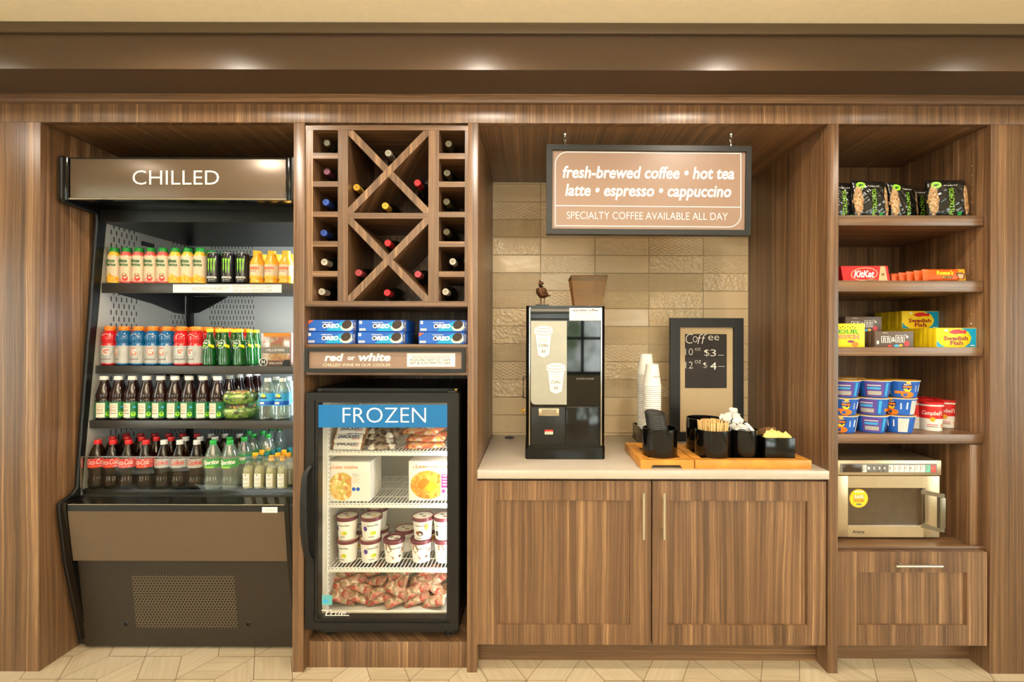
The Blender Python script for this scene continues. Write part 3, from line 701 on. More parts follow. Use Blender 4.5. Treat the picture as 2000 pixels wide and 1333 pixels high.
b = MB(); b.prism([(0.276, 2.059), (0.155, 0.76), (0.8345, 0.76), (0.8345, 2.059)], 'X', W1 - .003, W1 - .0005, 'perforated_side'); part('side_liner', b, ck, 'steel side liner with slots')
b = MB(); b.box(W0 + .004, W0 + .032, 0.808, 0.8345, 0.76, 2.05, 'black_metal')
for k in range(50): b.box(W0 + .012, W0 + .022, 0.8065, 0.8085, 0.80 + k * 0.025, 0.813 + k * 0.025, 'black_matte')
part('shelf_upright', b, ck)
SH = []
for i, (pt, pb, d, dz) in enumerate(((553.5, 573, 0.246, 0.075), (715, 731, 0.215, 0.06), (822, 838, 0.185, 0.05))):
    z1, z0 = ZW(pt, d, 385), ZW(pb, d, 385); SH.append((z1, d))
    b = MB(); b.box(W0 + .004, W1 - .004, d + .012, 0.80, z1 - 0.012, z1, 'black_metal'); b.box(W0 + .004, W1 - .004, d, d + .012, z0, z1, 'shelf_metal', 0.002)
    sh = part('shelf', b, ck, 'dark grey metal shelf')
    for xx in (W0 + .0045, W1 - .0095):
        b = MB(); b.prism([(d + .09, z1 - .0125), (0.79, z1 - .0125), (0.79, z0 - dz), (0.72, z0 - dz + .004), (0.55, z0 - .028), (0.40, z0 - .006), (d + .09, z0 + .004)], 'X', xx, xx + .005, 'black_metal'); part('bracket', b, sh)
    if i == 0:
        b = MB(); b.prism([(W0 + .034, z1 - .0125), (W0 + .25, z1 - .0125), (W0 + .15, z0 - .02), (W0 + .07, z0 - .062), (W0 + .034, z0 - .066)], 'Y', 0.822, 0.828, 'black_metal'); part('gusset', b, sh)
        b = MB(); q = 0.2455
        mk = Marks(b, pxplane(q), 0.0004); mk.rect(338, 572, 550, 556, 'white_paper', 1)
        mk.text('ALCOHOL AVAILABILITY', 376, 567, 448, 560.5, 'ink_soft', 2); mk.text('MON-FRI 7AM TO 12AM', 455, 563, 530, 557.5, 'ink_soft', 2); mk.text('SAT & SUN 7AM TO 1AM', 455, 570.5, 530, 565, 'ink_soft', 2)
        part('price_strip', b, sh, 'white paper notice about alcohol hours')
# sensors on the back wall
b = MB()
x, z = P(446, 474, 0.82); b.box(x - .03, x + .04, 0.814, 0.8345, z - .012, z + .012, 'black_satin', .002); b.box(x - .028, x + .022, 0.812, 0.814, z - .006, z + .007, 'grey')
part('temperature_label', b, ck)
b = MB(); x, z = P(306, 477, 0.5); b.box(W0 + .0032, W0 + .009, 0.48, 0.56, z - .012, z + .012, 'black_satin'); part('temperature_label', b, ck)
# lowest deck
zd = 0.728; zr = ZW(954, 0.19, 350)
b = MB(); b.box(W0 + .001, W1 - .001, 0.13, 0.82, zd - .02, zd, 'black_metal'); part('deck', b, ck)
b = MB(); b.box(W0 + .002, W1 - .002, 0.130, 0.168, zd + .0003, zd + 0.007, 'deck_holes'); part('deck_grille', b, ck, 'perforated metal air grille strip')
b = MB(); b.box(W0 + .004, W1 - .004, 0.169, 0.80, zd + .0005, zr, 'black_metal', 0.002); part('deck_riser', b, ck)
dg = 0.143
zg1, zg0 = ZW(894, dg, 350), zd + .0075
b = MB(); b.box(W0 + .004, W1 - .003, dg, dg + .005, zg0, zg1, 'pane_clear', 0.001); part('glass_guard', b, ck, 'clear low front glass guard')
b = MB(); b.box(W0 + .004, W1 - .003, dg - .001, dg + .006, zg1 + .0002, zg1 + .0035, 'film'); b.box(W0 + .0035, W0 + .008, dg - .002, dg + .007, zg0, zg1, 'chrome'); part('guard_edge', b, ck)
b = MB(); b.prism([(0.058, 0.7235), (0.128, 0.7345), (0.128, 0.69), (0.058, 0.69)], 'X', CI0, CI1, 'black_gloss'); b.box(CI0, CI1, 0.056, 0.130, 0.6905, 0.7232, 'black_satin'); part('front_rail', b, ck)
b = MB(); b.box(CI0, CI1, 0.0550, 0.0575, 0.7215, 0.7245, 'chrome'); part('rail_edge', b, ck)
b = MB(); mk = Marks(b, pxplane(0.0548), 0.0006); mk.rect(512, 1002, 542, 991, 'white_paper', 1); mk.text('Structural', 519, 999, 538, 994, 'ink_soft', 2, shear=0.2); part('badge', b, ck, 'small white maker badge')
b = MB(); b.raw([(CI0 + .002, 0.0555, 0.6915), (CI1 - .001, 0.0555, 0.6915), (CI1 - .001, 0.082, 0.4537), (CI0 + .002, 0.082, 0.4537), (CI0 + .002, 0.10, 0.6915), (CI1 - .001, 0.10, 0.6915), (CI1 - .001, 0.10, 0.4537), (CI0 + .002, 0.10, 0.4537)],
               [(0, 1, 2, 3), (4, 7, 6, 5), (0, 4, 5, 1), (1, 5, 6, 2), (2, 6, 7, 3), (3, 7, 4, 0)], 'taupe_panel'); part('apron_panel', b, ck, 'plain taupe front apron')
YK0, YK1, ZK0, ZK1 = 0.105, 0.149, 0.450, 0.016
def kick(u, v, l):
    t = (ZK0 - v) / (ZK0 - ZK1); return (u, YK0 + (YK1 - YK0) * t - l, v)
b = MB(); b.prism([(YK0, ZK0), (YK1, ZK1), (0.3, ZK1), (0.3, ZK0)], 'X', CI0 - .004, CI1 + .002, 'bronze_panel'); kp = part('kick_panel', b, ck, 'dark bronze lower service panel')
b = MB(); mk = Marks(b, kick, 0.0008)
g0x, g1x = XW(259, .115), XW(462, .125)
mk.rect(g0x, ZW(1232, .13), g1x, ZW(1125, .115), 'grille_holes', 1, nu=4); part('vent_grille', b, kp, 'perforated ventilation grille')
for px in (246, 485):
    b = MB(); x, z = P(px, 1220, .135); q = kick(x, z, 0); b.lathe([(0.0105, 0.002), (0.0105, 0.0), (0.008, -0.002), (0.007, 0.0005), (0, 0.0005)], 'black_gloss', 14, (q[0], q[1] - .001, q[2]), 'Y'); part('screw_cap', b, kp)
b = MB(); b.box(CI0 + .05, CI1 - .05, 0.30, 0.84, 0.018, 0.70, 'black_matte'); part('machine_compartment', b, ck)
for xx in (CI0 + .06, CI1 - .06):
    for yy in (0.22, 0.78):
        b = MB(); b.lathe([(0.02, 0), (0.02, 0.006), (0.012, 0.008), (0.012, 0.018)], 'black_metal', 12, (xx, yy, 0)); part('foot', b, ck)
# LED tube inside the right jamb
b = MB(); b.tube([(W1 - .010, 0.282, 0.98), (W1 - .010, 0.292, 2.02)], 0.006, 'led_cool', 8); part('light_tube', b, ck, 'slim white LED tube')
b = MB(); b.box(W1 - .016, W1 - .004, 0.266, 0.276, 0.80, 2.05, 'chrome'); part('jamb_trim', b, ck)
lamp('cooler_light_lamp', 'AREA', (W1 - .03, 0.34, 1.5), 13.0, (0.86, 0.94, 1.0), rot=(0, radians(90), radians(-25)), shape='RECTANGLE', size=1.0, size_y=0.03)

# ------------------------------------------------------------------ drinks
def bottle(name, cat, prof, body, capm, capr, cz0, cz1, group, label=None, drink=None, deco=None, n=20, ridged=True, caplabel=None):
    t = thing(name, (0, 0, 0), 'x', cat, group)
    b = MB(); b.lathe(prof, body, n); part('bottle', b, t)
    if drink:
        b = MB(); b.lathe([(0.0, 0.003)] + [(max(0.001, r - 0.0012), z) for r, z in prof if 0.003 < z <= drink[1]] + [(0.0, drink[1])], drink[0], n); part('drink', b, t)
    b = MB(); r = capr
    b.lathe([(r * 0.98, cz0), (r, cz0 + .001), (r, cz1 - .002), (r * 0.93, cz1), (0, cz1)], capm, 16, cap0=True)
    if ridged: b.lathe([(r * 1.05, cz0 - .003), (r * 1.05, cz0)], capm, 16)
    part('cap', b, t)
    if label or deco:
        b = MB()
        if label: b.lathe([(r_ + 0.0005, z_) for r_, z_ in label[1]], label[0], n, cap0=False, cap1=False)
        if deco: deco(b)
        part('label', b, t)
    return t
G = 'drink bottles on the cooler shelves'
# --- juices
def juice(kind):
    yel = kind == 'y'
    R = 0.0305
    prof = [(0.024, 0), (R, 0.004), (R, 0.045), (R - .001, 0.05), (R, 0.055), (R, 0.125), (0.027, 0.145), (0.0205, 0.158), (0.0185, 0.164), (0.0185, 0.17)]
    def deco(b):
        mk = Marks(b, round_on(R + .0006), 0.0003)
        if yel: mk.rect(-.040, .0125, .040, .034, 'gold', 1, nu=12); mk.ell(-0.004, 0.034, 0.016, 0.016, 'gold', 1, 14); mk.ell(0.016, 0.024, 0.013, 0.014, 'orange', 2, 12); mk.ell(-0.02, 0.026, 0.012, 0.014, 'yellow', 2, 12)
        else: mk.ell(0.014, 0.026, 0.012, 0.014, 'red', 2, 12); mk.ell(0.012, 0.042, 0.010, 0.010, 'brown_light', 1, 12); mk.ell(-0.012, 0.016, 0.012, 0.008, 'pink', 1, 12)
        mk.text('Bolthouse', -0.027, 0.104, 0.022, 0.124, 'green_dark', 3, shear=0.2, bold=0.04); mk.text('Farms', -0.018, 0.086, 0.026, 0.103, 'green_dark', 3, shear=0.2, bold=0.04)
        mk.rect(-0.018, 0.078, 0.012, 0.080, 'pink', 3); mk.rect(-0.018, 0.072, 0.016, 0.0735, 'grey', 3); mk.rect(-0.018, 0.067, 0.010, 0.0685, 'grey', 3)
    return bottle('juice_bottle', 'bottle', prof, 'juice_yellow' if yel else 'juice_pink', 'green', 0.0195, 0.164, 0.182, G, ('label_beige', [(R, 0.012), (R, 0.124), (0.0278, 0.140)]), None, deco)
jy, jp = juice('y'), juice('p')
z1, d1 = SH[0]; yr = d1 + 0.040
def packed(pxs, d, dia):
    out, last = [], -99
    for px in pxs:
        x = max(XW(px, d), W0 + .0035 + dia / 2, last + dia + .0008); out.append(x); last = x
    return out
row = [(215, jy, 'yellow'), (240, jp, 'red'), (265, jp, 'red'), (291, jp, 'red'), (317, jp, 'red'), (340, jy, 'yellow'), (365, jy, 'yellow'), (391, jy, 'yellow')]
for i, ((px, p, c), x) in enumerate(zip(row, packed([q[0] for q in row], yr, .061))):
    place(p, (x, yr, z1), '%s juice bottle, %s in the front row of the top shelf' % (c, ORD[i]))
    place(p, (x + .004, yr + 0.068, z1), '%s juice bottle, %s in the second row of the top shelf' % (c, ORD[i]))
    if i > 4: place(p, (x + .006, yr + 0.136, z1), '%s juice bottle, %s in the third row of the top shelf' % (c, ORD[i]))
# --- cans
def can():
    t = thing('drink_can', (0, 0, 0), 'x', 'can', 'black drink cans on the top cooler shelf')
    R = 0.033
    b = MB(); b.lathe([(0.024, 0), (R, 0.008), (R, 0.138), (0.0275, 0.152)], 'can_black', 20); part('body', b, t)
    b = MB(); b.lathe([(0.0275, 0.152), (0.0285, 0.155), (0.0275, 0.157), (0.0255, 0.154), (0, 0.154)], 'alu', 20, cap0=False); part('lid', b, t)
    b = MB(); mk = Marks(b, round_on(R), 0.0004)
    for k, (u, w, lo) in enumerate(((-0.0145, .004, 0.056), (-0.002, .004, 0.050), (0.0105, .004, 0.058))):
        mk.poly([(u - w, 0.124), (u + w * 1.2, 0.126), (u + w * .6, 0.10), (u + w * .75, 0.075), (u, lo), (u - w * .6, 0.08), (u - w * .4, 0.10)], 'lime_claw')
    mk.poly([(-0.019, 0.122), (0.017, 0.127), (0.015, 0.117), (-0.017, 0.114)], 'lime_claw', 2)
    mk.text('MONSTER', -0.024, 0.026, 0.022, 0.036, 'white_letter', 1, bold=0.02); mk.text('ENERGY', -0.014, 0.017, 0.014, 0.022, 'silver_cap', 1)
    part('label', b, t); return t
cn = can(); k = 0
for i, px in enumerate((418, 446.5, 474)):
    place(cn, (XW(px, yr), yr, z1), 'black energy drink can with green claw mark, %s in the front row' % ORD[i], 'black drink cans on the top cooler shelf', (0, 0, 0.25))
    place(cn, (XW(px, yr) + .004, yr + .07, z1), 'black energy drink can with green claw mark, %s in the second row' % ORD[i], 'black drink cans on the top cooler shelf', (0, 0, 0.25))
# --- iced coffee
def iced():
    R = 0.0335
    prof = [(0.027, 0), (R, 0.005), (R, 0.014), (R - .002, 0.02), (R, 0.026), (R, 0.098), (0.032, 0.112), (0.021, 0.134), (0.0185, 0.142), (0.0185, 0.150)]
    def deco(b):
        mk = Marks(b, round_on(R + .0006), 0.0003)
        mk.text("DUNKIN'", -0.030, 0.070, 0.026, 0.085, 'orange_deep', 2, bold=0.04); mk.text('ORIGINAL', -0.026, 0.060, 0.012, 0.066, 'magenta', 2)
        mk.rect(-.04, .028, .04, .040, 'gold', 1, nu=10)
    return bottle('iced_coffee_bottle', 'bottle', prof, 'dunkin_body', 'gold', 0.0195, 0.142, 0.168, G, ('label_beige', [(R, 0.028), (R, 0.096)]), None, deco)
ic = iced()
for i, px in enumerate((502.5, 531, 559)):
    place(ic, (XW(px, yr), yr, z1), 'orange iced coffee bottle, %s in the front row of the top shelf' % ORD[i])
    place(ic, (XW(px + 13, yr + .1), yr + .1, z1), 'orange iced coffee bottle, %s in the rear row of the top shelf' % ORD[i])
# --- sports drinks
def sport(c):
    R = 0.0355
    prof = [(0.028, 0), (R, 0.006), (R, 0.100), (R - .0035, 0.108), (R - .0035, 0.114), (R, 0.120), (R, 0.140), (0.030, 0.160), (0.0215, 0.170), (0.0215, 0.178)]
    def deco(b):
        mk = Marks(b, round_on(R + .0006), 0.0004)
        mk.text('G', -0.016, 0.052, 0.012, 0.088, 'orange_deep' if c == 'sport_red' else 'white_letter', 2, bold=0.06)
        mk.text('G', -0.0155, 0.0525, 0.0115, 0.0875, 'white_letter' if c == 'sport_red' else 'orange_deep', 3, bold=-0.005)
        mk.rect(-0.03, 0.028, 0.02, 0.034, 'grey', 1, nu=6); mk.line([(-0.03, 0.02), (-0.018, 0.05)], 0.002, 'grey', 1); mk.line([(0.014, 0.03), (0.026, 0.07)], 0.002, 'grey', 1)
        mk2 = Marks(b, round_on(0.0335), 0.0012)
        mk2.line([(-0.018, 0.146), (-0.008, 0.155), (0.006, 0.155), (0.018, 0.146)], 0.0018, 'cap_white', 1)
    return bottle('sports_drink_bottle', 'bottle', prof, c, 'orange', 0.0225, 0.176, 0.194, G, ('silver_label', [(R, 0.012), (R, 0.098)]), None, deco)
sr, sb = sport('sport_red'), sport('sport_blue')
z2, d2 = SH[1]; yr2 = d2 + 0.042
row = [(200, sr, 'red'), (228, sb, 'blue'), (257, sb, 'blue'), (287.5, sb, 'blue'), (318, sb, 'blue'), (350, sr, 'red'), (383, sr, 'red')]
for i, ((px, p, c), x) in enumerate(zip(row, packed([q[0] for q in row], yr2, .071))):
    for r in range(3 if i < 5 else 6):
        place(p, (x + .004 * (r % 2), yr2 + 0.078 * r, z2), '%s sports drink bottle, %s in the %s row of the second shelf' % (c, ORD[i], ORD[r]), rot=(0, 0, (0.25, -0.5, 0.1, 0.35, -0.1, 0.4, -0.2)[(i + r) % 7]))
# --- green sparkling water
def spark():
    R = 0.0305
    prof = [(0.026, 0), (R, 0.005), (R + .001, 0.04), (R - .002, 0.085), (0.0255, 0.115), (0.0165, 0.14), (0.0135, 0.16), (0.0135, 0.168)]
    def deco(b):
        mk = Marks(b, on_profile(prof, 0.028, .0006), 0.0005)
        mk.ell(-0.006, 0.106, 0.0235, 0.0205, 'cap_white', 1, 24, 0.6); mk.ell(-0.006, 0.106, 0.0190, 0.0158, 'green_dark', 2, 24, 0.6)
        mk.text('perrier', -0.020, 0.106, 0.008, 0.116, 'white_letter', 3, bold=0.03); mk.ell(-0.008, 0.098, 0.010, 0.005, 'lime', 3, 10)
        [mk.poly([(0.010 + k * .006, 0.108 - k * .0016), (0.016 + k * .006, 0.1064 - k * .0016), (0.016 + k * .006, 0.094 - k * .0025), (0.010 + k * .006, 0.0965 - k * .0025)], 'yellow', 3) for k in range(4)]
    return bottle('sparkling_water_bottle', 'bottle', prof, 'perrier_glass', 'yellow', 0.0150, 0.166, 0.182, G, None, None, deco, ridged=False)
sp_ = spark()
for i, px in enumerate((410, 440, 469)):
    place(sp_, (XW(px, yr2), yr2, z2), 'green sparkling water bottle with yellow cap, %s in the front row' % ORD[i])
for i, (px, dd) in enumerate(((427, .085), (457, .085), (487, .085), (500, .15))):
    place(sp_, (XW(px, yr2 + dd), yr2 + dd, z2), 'green sparkling water bottle with yellow cap, %s behind the front row' % ORD[i])
# --- snack cartons
def snack():
    t = thing('snack_carton', (0, 0, 0), 'x', 'carton', 'snack cartons on the second cooler shelf')
    w, hh, dp = 0.073, 0.165, 0.05
    b = MB(); b.box(-w, w, 0, dp, 0, hh, 'film', 0.004); part('tray', b, t, 'clear plastic tray')
    b = MB(); b.box(-w + .006, w - .006, 0.006, dp - .004, 0.004, hh - .006, 'peach'); b.box(-w + .012, w - .022, 0.004, 0.008, 0.095, 0.14, 'toppings'); b.box(-w + .012, w - .012, 0.004, 0.008, 0.03, 0.058, 'pasta'); part('snack_food', b, t)
    b = MB(); mk = Marks(b, flat(0.0), 0.0006)
    mk.rect(-w, 0.062, w, 0.092, 'grey_band', 1); mk.text('HILLSHIRE', -0.045, 0.072, 0.045, 0.084, 'cap_white', 2); mk.rect(-w + .015, 0.145, w, hh - .003, 'orange', 1)
    mk.rect(-w, 0.0, w, 0.026, 'brown', 1); mk.text('SMALL PLATES', -0.03, 0.008, 0.035, 0.018, 'cap_white', 2)
    mk.ell(-w + .014, 0.018, 0.021, 0.021, 'cap_white', 2, 20); mk.ell(-w + .014, 0.018, 0.017, 0.017, 'black_satin', 3, 20); mk.text('H', -w + .006, 0.010, -w + .022, 0.028, 'cap_white', 4, bold=0.03)
    mk.poly([(0.03, 0.0), (w, 0.0), (w, 0.03), (0.045, 0.03)], 'black_satin', 3)
    part('sleeve', b, t, 'printed card sleeve'); return t
sn = snack()
place(sn, (XW(538, d2 + .02), d2 + .02, z2), 'see-through snack carton with orange and grey bands on the second shelf', 'snack cartons on the second cooler shelf')
# --- iced tea
def tea():
    R = 0.0345
    prof = [(0.028, 0), (R, 0.005), (R, 0.09), (R, 0.098), (R - .002, 0.102), (R, 0.108), (0.033, 0.125), (0.024, 0.155), (0.0185, 0.175), (0.0165, 0.19), (0.0165, 0.198)]
    def deco(b):
        mk = Marks(b, round_on(R + .0006), 0.0004)
        mk.rect(-0.026, 0.012, 0.010, 0.082, 'cream', 1, nu=6); mk.text('GOLD', -0.022, 0.060, 0.006, 0.076, 'brown_light', 2); mk.text('PEAK', -0.022, 0.040, 0.006, 0.056, 'brown_light', 2)
        mk.rect(-0.022, 0.031, 0.006, 0.034, 'ink', 2, nu=4); mk.ell(0.022, 0.028, 0.010, 0.012, 'lime', 1, 12); mk.ell(0.026, 0.062, 0.006, 0.005, 'blue_light', 1, 10)
    return bottle('iced_tea_bottle', 'bottle', prof, 'tea', 'cap_white', 0.0185, 0.196, 0.212, G, ('tea_label', [(R, 0.010), (R, 0.088)]), None, deco, ridged=True)
te = tea(); z3, d3 = SH[2]; yr3 = d3 + 0.042
for i, xt in enumerate(packed((178, 202, 229.5, 257.5, 287, 317, 347.5, 377.5, 407), yr3, .069)):
    for r in range(2 if i < 8 else 5):
        place(te, (xt + (.006 if r else 0), yr3 + 0.078 * r, z3), 'brown iced tea bottle, %s in the %s row of the third shelf' % (ORD[i], ORD[r]), rot=(0, 0, (0.5, 0.35, 0.15, 0.25, 0.1, 0.3, 0.05, 0.45, 0.1)[i] + r * 0.8))
# --- salads
def salad():
    t = thing('salad_bowl', (0, 0, 0), 'x', 'salad', 'boxed salads on the third cooler shelf')
    b = MB(); b.lathe([(0.0, .001), (0.068, .001), (0.080, 0.018), (0.085, 0.034)], 'clamshell', 28, cap0=False); b.lathe([(0.085, 0.034), (0.090, 0.0345), (0.090, 0.0365), (0.085, 0.037)], 'film', 28); part('bowl', b, t)
    b = MB(); b.lathe([(0.087, 0.0372), (0.083, 0.055), (0.074, 0.068), (0.066, 0.071), (0.0, 0.071)], 'clamshell', 28, cap0=False); b.box(-0.108, -0.086, -0.012, 0.012, 0.0345, 0.0372, 'film'); part('lid', b, t, 'clear domed lid')
    b = MB(); rnd = random.Random(3); pr = [(0.0, 0.004), (0.064, 0.004), (0.077, 0.018), (0.080, 0.034), (0.074, 0.048), (0.05, 0.054), (0, 0.056)]; b.lathe(pr, 'greens', 24)
    for k in range(40):
        a_ = rnd.uniform(0, 2 * pi); r_ = rnd.uniform(0.05, 0.076); b.ball((r_ * sin(a_), -r_ * cos(a_), rnd.uniform(0.02, 0.046)), rnd.uniform(0.006, 0.010), 'greens', rnd)
    part('lettuce', b, t)
    b = MB()
    for k in range(26):
        a_ = rnd.uniform(0, 2 * pi); r_ = rnd.uniform(0.0, 0.064); b.ball((r_ * sin(a_), -r_ * cos(a_), 0.0555), rnd.uniform(0.006, 0.011), rnd.choice(('toppings', 'yellow', 'peach', 'cream', 'toppings')), rnd)
    part('topping', b, t); return t
def _ball(s, c, r, m, rnd=None):
    n, k = 8, 5; rnd = rnd or random
    j = [rnd.uniform(0.8, 1.2) for _ in range(3)]
    vs = [(c[0], c[1], c[2] + r * j[2])]
    for i in range(1, k):
        th = pi * i / k
        for q in range(n): vs.append((c[0] + r * j[0] * sin(th) * cos(2 * pi * q / n), c[1] + r * j[1] * sin(th) * sin(2 * pi * q / n), c[2] + r * j[2] * cos(th)))
    vs.append((c[0], c[1], c[2] - r * j[2]))
    fs = [(0, 1 + q, 1 + (q + 1) % n) for q in range(n)]
    for i in range(k - 2):
        for q in range(n): fs.append((1 + i * n + q, 1 + (i + 1) * n + q, 1 + (i + 1) * n + (q + 1) % n, 1 + i * n + (q + 1) % n))
    e = len(vs) - 1; fs += [(e, 1 + (k - 2) * n + (q + 1) % n, 1 + (k - 2) * n + q) for q in range(n)]
    s.raw(vs, fs, m)
MB.ball = _ball
sl = salad(); ys = d3 + 0.10
place(sl, (XW(469, ys), ys, z3), 'lower clear bowl of green salad on the third shelf', 'boxed salads on the third cooler shelf')
place(sl, (XW(469, ys) + .002, ys, z3 + 0.0715), 'upper clear bowl of green salad stacked on the other bowl', 'boxed salads on the third cooler shelf', (0, 0, 0.5))
# --- still water
def water(lbl=True, cap='cap_white', s=1.0):
    R = 0.0365
    prof = [(0.030, 0), (R, 0.006), (R - .001, 0.02), (R, 0.03), (R - .001, 0.045), (R, 0.06), (R, 0.13), (0.034, 0.150), (0.022, 0.178), (0.0135, 0.188), (0.0135, 0.192)]
    def deco(b):
        mk = Marks(b, round_on(R + .0006), 0.0004)
        mk.rect(-0.05, 0.073, 0.05, 0.092, 'blue', 1, nu=10); mk.ell(-0.004, 0.118, 0.014, 0.010, 'yellow', 1, 14); mk.rect(-0.022, 0.104, 0.016, 0.112, 'navy', 2, nu=4); mk.rect(-0.02, 0.078, 0.004, 0.088, 'cap_white', 2, nu=3)
    return bottle('water_bottle', 'bottle', prof, 'bottle_clear', cap, 0.0150, 0.188, 0.203, G, ('blue_light', [(R, 0.070), (R, 0.130)]) if lbl else None, None, deco if lbl else None)
wt = water()
for i, (px, dd) in enumerate(((523, 0), (552, 0), (540, .09), (563, .09))):
    place(wt, (XW(px, yr3 + .01 + dd), yr3 + .01 + dd, z3), 'clear water bottle with blue label, %s in the %s row of the third shelf' % (ORD[i % 2], 'front' if i < 2 else 'rear'))
# --- sodas
def soda(kind):
    R = 0.0365
    prof = [(0.024, 0.0), (0.032, 0.003), (R, 0.02), (R, 0.045), (R - .003, 0.06), (R - .003, 0.085), (R, 0.105), (R, 0.150), (0.034, 0.160), (0.024, 0.190), (0.0155, 0.208), (0.0135, 0.214), (0.0135, 0.220)]
    body = {'coke': 'neck_clear', 'diet': 'neck_clear', 'sprite': 'bottle_clear', 'cup': 'bottle_clear'}[kind]
    lab = {'coke': 'coke_red', 'diet': 'silver_label', 'sprite': 'green', 'cup': None}[kind]
    capm = {'coke': 'red', 'diet': 'silver_cap', 'sprite': 'green', 'cup': 'green_dark'}[kind]
    dr = {'coke': ('cola', 0.165), 'diet': ('cola', 0.165)}.get(kind)
    def deco(b):
        mk = Marks(b, round_on(R + .0007), 0.0004)
        if kind == 'coke':
            mk.text('Coca-Cola', -0.036, 0.122, 0.034, 0.146, 'white_letter', 2, shear=0.3, bold=0.0); mk.rect(-0.03, 0.113, 0.03, 0.1155, 'orange', 1, nu=6); mk.rect(0.016, 0.108, 0.026, 0.118, 'pink', 2, nu=2)
        elif kind == 'diet':
            mk.text('Coke', -0.034, 0.120, 0.030, 0.144, 'coke_red', 2, bold=0.02)
        elif kind == 'sprite':
            mk.text('Sprite', -0.036, 0.117, 0.036, 0.144, 'white_letter', 2, shear=0.25, bold=0.04); mk.rect(-0.03, 0.106, 0.012, 0.113, 'lime', 1, nu=5)
    return bottle('soda_bottle', 'bottle', prof, body, capm, 0.0145, 0.216, 0.2335, G, (lab, [(R, 0.106), (R, 0.149)]) if lab else None, dr, deco if lab else None)
sd = {k: soda(k) for k in ('coke', 'diet', 'sprite')}
nm = {'coke': 'dark cola bottle with red cap', 'diet': 'dark diet cola bottle with silver cap', 'sprite': 'clear lemon soda bottle with green cap'}
ya = 0.192
rowsd = [(0.0, [(185, 'coke'), (217, 'coke'), (252, 'coke'), (286, 'coke'), (321, 'diet'), (352, 'diet'), (385, 'diet'), (417, 'sprite'), (450, 'sprite')]),
         (0.078, [(185, 'coke'), (214, 'coke'), (246, 'coke'), (280, 'coke'), (312, 'coke'), (346, 'diet'), (375, 'diet'), (406, 'diet'), (438, 'sprite'), (469, 'sprite')]),
         (0.156, [(186, 'coke'), (214, 'coke'), (243, 'coke'), (275, 'coke'), (305, 'coke'), (336, 'coke'), (370, 'diet'), (398, 'diet'), (437, 'diet'), (456, 'sprite'), (488, 'sprite')]),
         (0.234, [(487, 'sprite'), (505, 'sprite')])]
for r, (dd, lst) in enumerate(rowsd):
    last = -99
    for i, (px, k) in enumerate(lst):
        d = ya + dd; x = XW(px, d); x = max(x, W0 + .0400, last + 0.0735); last = x
        zz = zr
        place(sd[k], (x, d, zz + .0003), '%s, %s in the %s row of the bottom deck' % (nm[k], ORD[i], ORD[r]), rot=(0, 0, (0.5, 0.3, 0.2, 0.05, 0.3, 0.25, 0.35, 0.3, 0.2, 0.5, 0.1)[i] if r == 0 else 0.3 * ((i * 7 + r * 3) % 5 - 2)))
wc = soda('cup')
for i, px in enumerate((530, 546)): place(wc, (XW(px, 0.53), 0.53, zr + .0003), 'clear unlabelled bottle at the back of the bottom deck, %s of two' % ORD[i])
# --- miniature wines
def mini(cap):
    R = 0.0245
    prof = [(0.019, 0), (R, 0.004), (R, 0.085), (0.022, 0.100), (0.0125, 0.122), (0.0105, 0.135), (0.0105, 0.145)]
    def deco(b):
        mk = Marks(b, round_on(R), 0.0006)
        mk.poly([(-0.016, 0.016), (0.0, 0.008), (0.016, 0.016), (0.016, 0.075), (0.006, 0.075), (-0.006, 0.075), (-0.016, 0.075)], 'white_paper', 1) if False else mk.rect(-0.017, 0.014, 0.017, 0.075, 'white_paper', 1, nu=6)
        mk.poly([(-0.017, 0.014), (0.017, 0.014), (0.006, 0.008), (-0.006, 0.008)], 'white_paper', 1)
        mk.ell(0, 0.068, 0.003, 0.003, 'ink', 2, 8); mk.rect(-0.011, 0.05, 0.011, 0.052, 'ink_soft', 2, nu=2); mk.rect(-0.008, 0.044, 0.008, 0.0455, 'ink_soft', 2, nu=2); mk.rect(-0.010, 0.026, 0.010, 0.028, 'ink_soft', 2, nu=2)
    return bottle('miniature_wine_bottle', 'bottle', prof, 'bottle_clear', cap, 0.0125, 0.137, 0.158, G, None, ('white_wine', 0.112), deco)
mw = {'teal': mini('teal'), 'yellow': mini('gold')}
ym = 0.196
for i, (px, cols) in enumerate(((486, ('teal', 'yellow', 'yellow', 'yellow')), (508, ('teal', 'teal', 'teal', 'teal')), (531, ('yellow', 'yellow', 'yellow', 'teal')), (553, ('yellow', 'yellow', 'teal')))):
    for r, c in enumerate(cols):
        d = ym + r * 0.055; place(mw[c], (XW(px, ym), d, zr + .0003), 'miniature wine bottle with %s cap, %s column, %s row of the bottom deck' % (c, ORD[i], ORD[r]))
